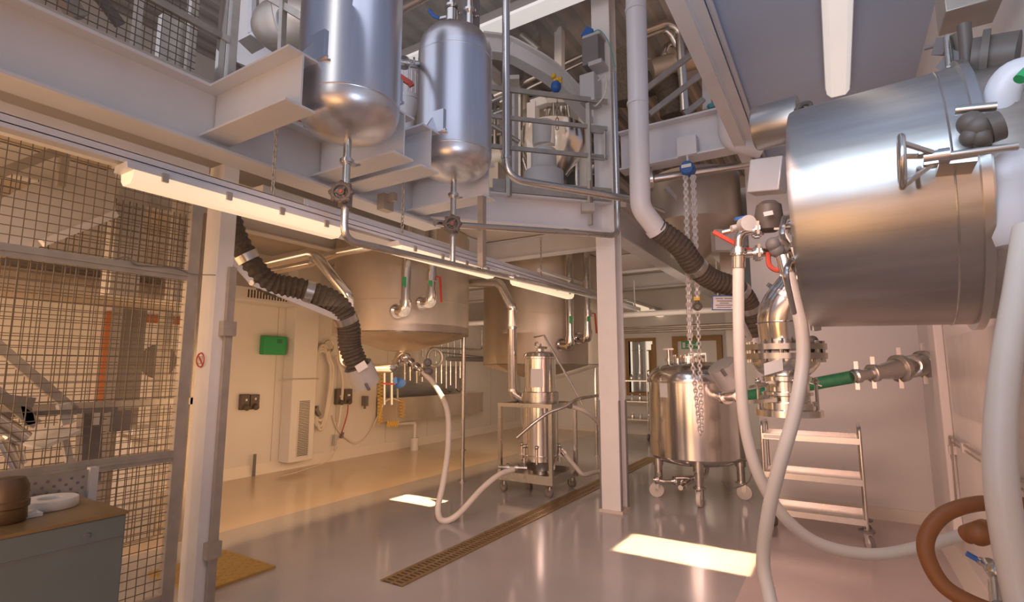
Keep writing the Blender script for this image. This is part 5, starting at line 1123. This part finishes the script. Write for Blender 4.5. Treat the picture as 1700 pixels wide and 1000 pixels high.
# boxes between the mesh and the larger vessel
wb = empty('white_hopper_box', P(440, 40, D=5.5), 'white folded sheet metal hopper boxes above the first stub beam', 'hopper')
a = P(395, 65, D=5.6); b_ = P(420, 50, D=5.5); c_ = P(466, 80, D=5.3)
b = MB(); 
def slab(mb, px, D, th):
    pts = [P(x, y, D=D) for x, y in px]; n_ = len(pts); mb.add(pts + [p + FW * th for p in pts], [tuple(range(n_)), tuple(range(n_, 2 * n_))[::-1]] + [(i, n_ + i, n_ + (i + 1) % n_, (i + 1) % n_) for i in range(n_)]); return mb
slab(b, [(397, -10), (421, -10), (418, 56), (397, 30)], 5.6, .3); slab(b, [(430, -10), (455, -10), (452, 44), (430, 48)], 5.6, .3)
slab(b, [(397, 30), (418, 56), (395, 68)], 5.6, .3); b.build('box_side', M['plain'], wb, smooth=0)
b = MB().bar(P(419, -10, D=5.5), P(418, 55, D=5.5), .05, .06).bar(P(418, 55, D=5.5), P(468, 83, D=5.4), .05, .05); b.build('box_frame', M['beam'], wb)
tag(slab(MB(), [(393, 68), (466, 84), (462, 110), (430, 118), (393, 103)], 6.2, .2).build('wall_panel_sheet', M['alu'], smooth=0), 'grey wall sheet under the white hopper boxes', 'sheet')
tag(MB().box(-4.0, -3.7, 2.0, 2.35, 3.44, 3.62).build('small_crate', M['plain'], bevel=.01), 'small white box on the deck beside the upper mesh frame', 'box')
tag(MB().bar(P(471, -10, D=4.7), P(467, 92, D=4.7), .05, .05).build('upright_post', M['galv']), 'thin steel upright between the white hopper boxes and the larger vessel', 'post')
tag(MB().bar(P(440, -8, D=4.8), P(510, 33, D=4.6), .05, .06).build('sloping_rail', M['galv']), 'sloping steel bar passing behind the larger hanging vessel', 'rail')
tag(MB().ball(P(492, 45, D=5.4), .30, ax=RT, sq=1.5).cyl(P(455, 48, D=5.3), P(470, 46, D=5.3), .13).build('round_motor', M['conesteel']), 'round grey motor housing behind the larger hanging vessel', 'motor')
tag(MB().tube(crom(PL([(447, -10, 4.8), (452, 20, 4.8), (460, 50, 4.8), (478, 90, 4.8)])), .006, 6).tube(crom(PL([(470, 12, 4.9), (461, 22, 4.9), (461, 40, 4.9), (468, 50, 4.9)])), .015, 8).build('cable', M['grey']), 'grey cable hanging beside the round motor housing', 'cable')
# between the vessels: ribbed motor
rm = empty('ribbed_motor', P(676, 150, D=5.8), 'pale ribbed motor standing between the two hanging vessels', 'motor')
MB().cyl(P(676, 112, D=5.8), P(676, 165, D=5.8), .12, n=28).lathe([(.12, 0), (.11, .04), (.03, .06)], P(676, 112, D=5.8), (0, 0, 1), 28).lathe([(.125, -.02), (.10, -.16), (.08, -.2), (.08, DK(P(676, 165, D=5.8)).z - P(676, 165, D=5.8).z)], P(676, 165, D=5.8), (0, 0, 1), 28).build('casing', M['pipew'], rm)
b = MB()
for i in range(16):
    th = i * math.pi / 8; d = V((math.cos(th), math.sin(th), 0)) * .122; b.cyl(P(676, 124, D=5.8) + d, P(676, 160, D=5.8) + d, .007, n=6)
b.build('rib', M['white'], rm)
tag(MB().bar(P(662, 126, D=5.0), P(683, 140, D=5.0), .03, .05).bar(P(680, 137, D=4.98), P(684, 143, D=4.98), .03, .05).build('red_tipped_bar', M['redhose']), 'short bar with a red end between the two hanging vessels', 'bar')
# roof steel and pipes
beam((-7.4, 7.6, 5.85), (-.9, 7.6, 5.85), .32, .25, 'roof beam crossing above the handrail under the ribbed sheeting')
beam((-4.2, 5.4, 5.75), (-4.2, 12.5, 5.75), .26, .2, 'roof beam running back above the reactor frame')
# curved monorail
mono = PL([(800, 74, 6.1), (840, 80, 6.2), (880, 100, 6.3), (915, 122, 6.45), (945, 150, 6.6), (985, 195, 6.8)])
c_ = crom(mono, 8); b = MB()
for i in range(len(c_) - 1):
    p_, q_ = c_[i], c_[i + 1] + (c_[i + 1] - c_[i]) * .04
    for dz, w_, h_ in ((-.11, .16, .025), (0, .03, .20), (.11, .16, .025)): b.bar(p_ + V((0, 0, dz)), q_ + V((0, 0, dz)), w_, h_)
tag(b.build('monorail_beam', M['white']), 'curved white monorail beam bending down behind the handrail', 'beam')
mh = empty('trolley_hoist', P(925, 140, D=6.2), 'small blue and yellow hoist trolley on the curved monorail', 'hoist')
MB().ball(P(923, 144, D=6.2), .062, sq=1.2).build('hoist_body', M['blue'], mh)
b = MB()
for i in range(7): b.ball(P(924 + 6 * math.cos(i), 131 + 6 * math.sin(i * 1.3), D=6.2), .028, n=10, m=6)
b.build('trolley_wheels', M['yellow'], mh)
MB().chain(P(925, 150, D=6.2), P(925, 215, D=6.4), .06, .006, .018).build('chain', M['galv'], mh)
for x, y0, y1, D, w_, m_, lb in ((863, 35, 300, 7.6, .06, 'steel', 'slim steel post rising behind the handrail, next to the riser pipe'), (892, 58, 90, 7.2, .09, 'galv', 'short dark hanger from the roof to the curved monorail'), (929, 35, 122, 7.4, .11, 'white', 'white hanger post from the roof beam to the curved monorail'), (852, 150, 375, 7.0, .10, 'white', 'white square post behind the handrail beside the riser pipe'), (952, 108, 390, 8.8, .22, 'white', 'broad white post far behind the curved monorail')):
    tag(MB().bar(P(x, y0, D=D), P(x, y1, D=D), w_, w_, (0, 1, 0)).build('deck_post', M[m_]), lb, 'post')
for k, (x0, y0, x1, y1, D0_, D1_, r, m_, lb) in enumerate(((640, 28, 720, -14, 6.0, 6.2, .06, 'steel', 'steel pipe crossing above the gap between the vessels'), (820, 160, 975, 88, 7.8, 7.6, .035, 'steel', 'upper thin pipe sloping behind the curved monorail'), (830, 170, 978, 98, 7.8, 7.6, .025, 'steel', 'lower thin pipe sloping behind the curved monorail'),
    (812, 170, 862, 148, 6.6, 6.6, .02, 'steel', 'thin pipe left of the riser pipe, uppermost one'), (812, 192, 850, 178, 6.6, 6.6, .02, 'steel', 'thin pipe beside the riser pipe below the top handrail bar'), (812, 205, 862, 236, 6.8, 6.8, .03, 'galv', 'thin brace falling behind the riser pipe'), (865, 58, 893, 82, 6.9, 6.9, .05, 'galv', 'brown grey brace from the roof to the short hanger'))):
    tag(MB().cyl(P(x0, y0, D=D0_), P(x1, y1, D=D1_), r).build('deck_pipe', M[m_]), lb.replace(' left of', ' beside'), 'pipe')
# reactor with its white lifting frame
rt_ = empty('reactor', P(920, 260, D=7.6), 'steel reactor with a wide polished rim standing behind the handrail', 'reactor')
c = P(918, 235, D=7.6)
MB().lathe([(.20, -.55), (.38, -.28), (.44, -.12), (.46, -.06), (.46, .16), (.44, .18), (.15, .20), (.12, .45), (.0, .46)], c, (0, 0, 1), 48).build('vessel', M['mirror'], rt_)
b = MB()
for i in range(6):
    th = i * math.pi / 3; d = V((math.cos(th), math.sin(th), 0)) * .28; b.cyl(c + d + V((0, 0, .18)), c + d * .8 + V((0, 0, .62)), .02, n=8)
b.build('tie_rod', M['steel'], rt_)
for i in range(3):
    th = i * 2.094 + .5; MB().cyl((c.x + .33 * math.cos(th), c.y + .33 * math.sin(th), 3.44), (c.x + .33 * math.cos(th), c.y + .33 * math.sin(th), c.z - .1), .03, n=10).build('leg', M['steel'], rt_)
lf = empty('lifting_frame', P(935, 200, D=7.5), 'white portal frame around the reactor behind the handrail', 'frame')
b = MB()
b.bar(DK(P(885, 285, D=7.4)), P(885, 172, D=7.4), .13, .13, (0, 1, 0)).bar(P(882, 176, D=7.4), P(906, 168, D=7.4), .13, .12).bar(P(904, 170, D=7.4), P(950, 168, D=7.6), .12, .07).bar(P(948, 169, D=7.6), P(970, 176, D=7.7), .12, .07).bar(P(969, 174, D=7.7), DK(P(969, 260, D=7.7)), .12, .12, (0, 1, 0))
b.build('frame_bars', M['white'], lf)
wm = empty('white_motor', P(902, 215, D=7.2), 'white vertical pump motor beside the reactor rim', 'motor')
MB().cyl(DK(P(903, 222, D=7.2)), P(903, 230, D=7.2), .05).lathe([(.15, -.18), (.16, -.10), (.16, .14), (.12, .17), (.03, .18)], P(903, 222, D=7.2), (0, 0, 1), 28).build('motor_body', M['white'], wm)
wm2 = empty('white_pump', P(900, 275, D=6.9), 'white pump housing standing on the deck below the reactor', 'pump')
MB().lathe([(.26, DK(P(903, 302, D=6.9)).z - P(903, 302, D=6.9).z), (.26, .12), (.20, .15), (.17, .20), (.17, .42), (.15, .44), (0, .45)], P(903, 302, D=6.9), (0, 0, 1), 32).build('pump_body', M['white'], wm2)
dm = empty('dark_motor', P(852, 140, D=7.5), 'dark domed motor on a white bracket at the top of the handrail', 'motor')
MB().lathe([(.16, 0), (.17, .12), (.13, .20), (.0, .24)], P(851, 136, D=7.5), (0, 0, 1), 24).build('motor_body', M['dark'], dm)
MB().bar(P(838, 138, D=7.4), P(862, 137, D=7.4), .3, .06).build('bracket', M['white'], dm)
random.seed(9)
for k, (x, y0, y1, D, r) in enumerate(((822, 150, 300, 8.6, .03), (834, 120, 300, 9.2, .05), (858, 175, 300, 9.0, .025), (876, 205, 300, 9.4, .06), (946, 240, 300, 8.4, .025), (956, 228, 300, 9.0, .04), (990, 205, 300, 8.6, .03))):
    p_ = P(x, y0, D=D); tag(MB().cyl((p_.x, p_.y, 3.44), p_, r, n=12).build('riser', M['conesteel' if k % 2 else 'steel']), ['thin riser behind the handrail, first from the smaller vessel', 'thicker riser behind the handrail, second from the smaller vessel', 'thin riser behind the handrail between square post and slim post', 'thick riser behind the handrail beside the white motor', 'thin riser behind the reactor under the frame corner', 'riser behind the frame leg next to the reactor', 'thin riser behind the handrail next to the column'][k], 'pipe')
for k, (x0, y0, x1, y1, D, r) in enumerate(((812, 262, 990, 268, 9.2, .05), (860, 285, 990, 290, 8.8, .03), (815, 225, 880, 215, 9.0, .03), (930, 205, 995, 222, 9.2, .03), (814, 150, 835, 142, 8.5, .025))):
    tag(MB().cyl(P(x0, y0, D=D), P(x1, y1, D=D), r, n=12).build('deck_pipe', M['steel' if k % 2 else 'conesteel']), ['long level pipe far behind the lowest handrail gap', 'long level pipe just above the kick plate behind the reactor', 'short level pipe behind the riser pipe beside the pump motor', 'level pipe behind the reactor rim running to the column', 'short pipe stub above the top handrail bar beside the smaller vessel'][k], 'pipe')
for k, (x0, y0, x1, y1, D, r, lb) in enumerate(((872, 150, 872, 300, 8.2, .05, 'upright pipe behind the handrail between the slim post and the frame'), (932, 170, 934, 215, 7.8, .04, 'upright pipe rising from the reactor lid, nearer its middle'), (942, 175, 944, 225, 8.0, .03, 'upright pipe rising from the reactor lid, nearer the frame leg'), (960, 215, 985, 200, 8.4, .03, 'thin pipe running from the reactor rim to the column'),
     (925, 290, 985, 262, 8.2, .04, 'sloping steel pipe low behind the handrail beside the pump'), (868, 262, 880, 300, 8.0, .03, 'short steel pipe behind the lowest handrail bar'), (905, 182, 925, 215, 8.0, .04, 'brace pipe inside the white portal frame'), (970, 300, 985, 275, 7.6, .03, 'short sloping bar at the foot of the handrail post'))):
    tag(MB().cyl(P(x0, y0, D=D), P(x1, y1, D=D), r, n=14).build('steel_pipe', M['steel' if k % 2 else 'conesteel']), lb, 'pipe')
tag(MB().lathe([(.30, -2.0), (.42, -1.6), (.46, -.3), (.52, -.25), (.52, -.05), (.42, .1), (.2, .17), (0, .18)], P(897, 205, D=8.5), (0, 0, 1), 36).build('round_tank', M['conesteel']), 'round brown steel tank far behind the white portal frame', 'tank')
tag(MB().box(-5.4, -4.2, 9.6, 10.6, 3.44, 4.3).build('machine_box', M['conesteel'], bevel=.02), 'boxy steel machine far behind the handrail', 'machine')
tag(MB().cyl(P(832, 262, D=8), P(812, 268, D=8), .22, n=24).box(P(822, 262, D=8).x - .15, P(822, 262, D=8).x + .15, P(822, 262, D=8).y - .15, P(822, 262, D=8).y + .15, 3.44, P(822, 262, D=8).z - .15).build('drum', M['conesteel']), 'small steel drum lying behind the handrail beside the smaller vessel', 'drum')
tag(slab(MB(), [(938, 288), (972, 280), (972, 395), (938, 395)], 8.2, .3).build('dark_crate', M['bluecab'], smooth=0), 'dark blue crate low behind the handrail', 'crate')
# right part of the deck: duct hoses, looping pipes, braces
tag(MB().tube(crom(PL([(1040, 85, 6.9), (1040, 120, 6.9), (1040, 172, 6.9)]), 12), .15, 18, rf=lambda i, m: .15 * (1 + .05 * (i % 4 < 2))).build('flexible_duct', M['rubber']), 'short black ribbed duct hanging behind the column, level with the dark box', 'duct')
tag(MB().tube(crom(PL([(1076, 140, 7.4), (1098, 135, 7.3), (1112, 155, 7.2), (1118, 192, 7.2)]), 14), .17, 18, rf=lambda i, m: .17 * (1 + .05 * (i % 4 < 2))).build('flexible_duct', M['rubber']), 'black ribbed duct bending down behind the white ventilation pipe', 'duct')
for pts, r, lb in (([(1060, 56, 7.0), (1108, 38, 7.0), (1128, 50, 7.0), (1136, 184, 7.0)], .06, 'outer of two looping steel pipes behind the ventilation pipe'), ([(1060, 64, 7.1), (1104, 48, 7.1), (1116, 60, 7.1), (1132, 90, 7.1)], .05, 'inner looping steel pipe tucked below the outer loop'), ([(1102, 130, 7.3), (1102, 86, 7.3), (1110, 74, 7.3), (1125, 74, 7.3)], .05, 'short bent steel pipe above the black duct bend')):
    tag(MB().tube(fil(PL(pts), .25, 8), r, 14).build('looping_pipe', M['steel']), lb, 'pipe')
tag(MB().cyl(P(1080, 118, D=7.2), P(1155, 96, D=7.2), .15, n=24).ring(P(1120, 106, D=7.2), P(1155, 96, D=7.2) - P(1080, 118, D=7.2), .21, .06).build('valve_pipe', M['conesteel']), 'thick steel pipe with a flange behind the looping pipes', 'pipe')
for x0, y0, x1, y1, lb in ((1070, 150, 1162, 80, 'highest of three slanting steel stair rails above the hoist beam'), (1078, 190, 1166, 122, 'middle of three slanting steel stair rails above the hoist beam'), (1136, 190, 1168, 165, 'lowest short slanting steel stair rail above the hoist beam')):
    tag(MB().bar(P(x0, y0, D=6.0), P(x1, y1, D=6.0), .05, .06).build('stair_rail', M['galv']), lb, 'rail')
tag(MB().bar(P(1172, 85, D=6.2), P(1174, 182, D=6.2), .09, .07, (0, 1, 0)).build('white_upright', M['white']), 'white upright at the end of the slanting stair rails', 'post')
tag(MB().bar(P(1176, 178, D=6.1), P(1196, 170, D=6.1), .06, .05).build('teal_sheet', M['sky']), 'teal strip at the foot of the white upright', 'strip')
tag(MB().box(-2.4, -1.6, 8.4, 9.2, 3.44, 4.4).build('machine_box', M['conesteel'], bevel=.02), 'steel box machine behind the slanting stair rails', 'machine')
tag(slab(MB(), [(1060, 62), (1082, 60), (1082, 130), (1060, 135)], 8.0, .2).build('pale_post', M['white'], smooth=0), 'pale box post behind the white ventilation pipe', 'post')
wpe = MB().tube(fil([P(1205, 170, D=5.3), P(1207, 236, D=5.3), P(1262, 249, D=5.3)], .18, 10), .085, 22)
tag(wpe.build('white_elbow_pipe', M['pipew']), 'white plastic pipe with an elbow below the long white channel beam', 'pipe')
b = MB().cyl(P(1086, 297, D=5.9), P(1300, 264, D=5.6), .045, n=20); b.lathe([(.13, -.02), (.13, .02)], P(1080, 298, D=5.9), P(1300, 264, D=5.6) - P(1086, 297, D=5.9), 30)
tag(b.build('spray_pipe', M['steel']), 'steel pipe with a round flange crossing under the hoist', 'pipe')
# hoppers hanging below the upper beam
def hopper(cx_, cy_, z0, z1, r, lb):
    t = empty('steel_hopper', (cx_, cy_, z0), lb, 'hopper')
    MB().lathe([(r, z0 + .45), (r, z1)], (cx_, cy_, 0), n=48).build('shell', M['conesteel'], t); MB().lathe([(.10, z0), (r, z0 + .45)], (cx_, cy_, 0), n=48).build('cone', M['conesteel'], t)
hopper(-1.44, 6.75, 2.85, 3.9, .56, 'dull steel hopper hanging in the gap behind the blue hoist')
q = P(1200, 330, D=7.0)
tag(MB().box(q.x - .10, -.86, 7.35, 7.8, 2.6, 3.9).build('steel_casing', M['conesteel'], bevel=.01), 'upright dull steel casing behind the hoist chains', 'casing')
for x0, y0, x1, y1, lb in ((1105, 312, 1142, 352, 'slanting strut under the hopper, closer to the ventilation pipe'), (1165, 292, 1182, 316, 'slanting strut under the hopper, closer to the casing')):
    tag(MB().bar(P(x0, y0, D=6.3), P(x1, y1, D=6.3), .06, .05).build('hopper_strut', M['alu']), lb, 'strut')
tag(MB().bar(P(1184, 400, D=6.0), P(1222, 400, D=6.0), .12, .24).build('grey_cover', M['alu']), 'grey sheet cover behind the hoist chains below the casing', 'cover')
tag(MB().box(-.95, -.82, 6.9, 7.05, 2.1, 3.0).build('teal_post', M['bluecab']), 'dark teal post behind the white hose beside the bay wall', 'post')
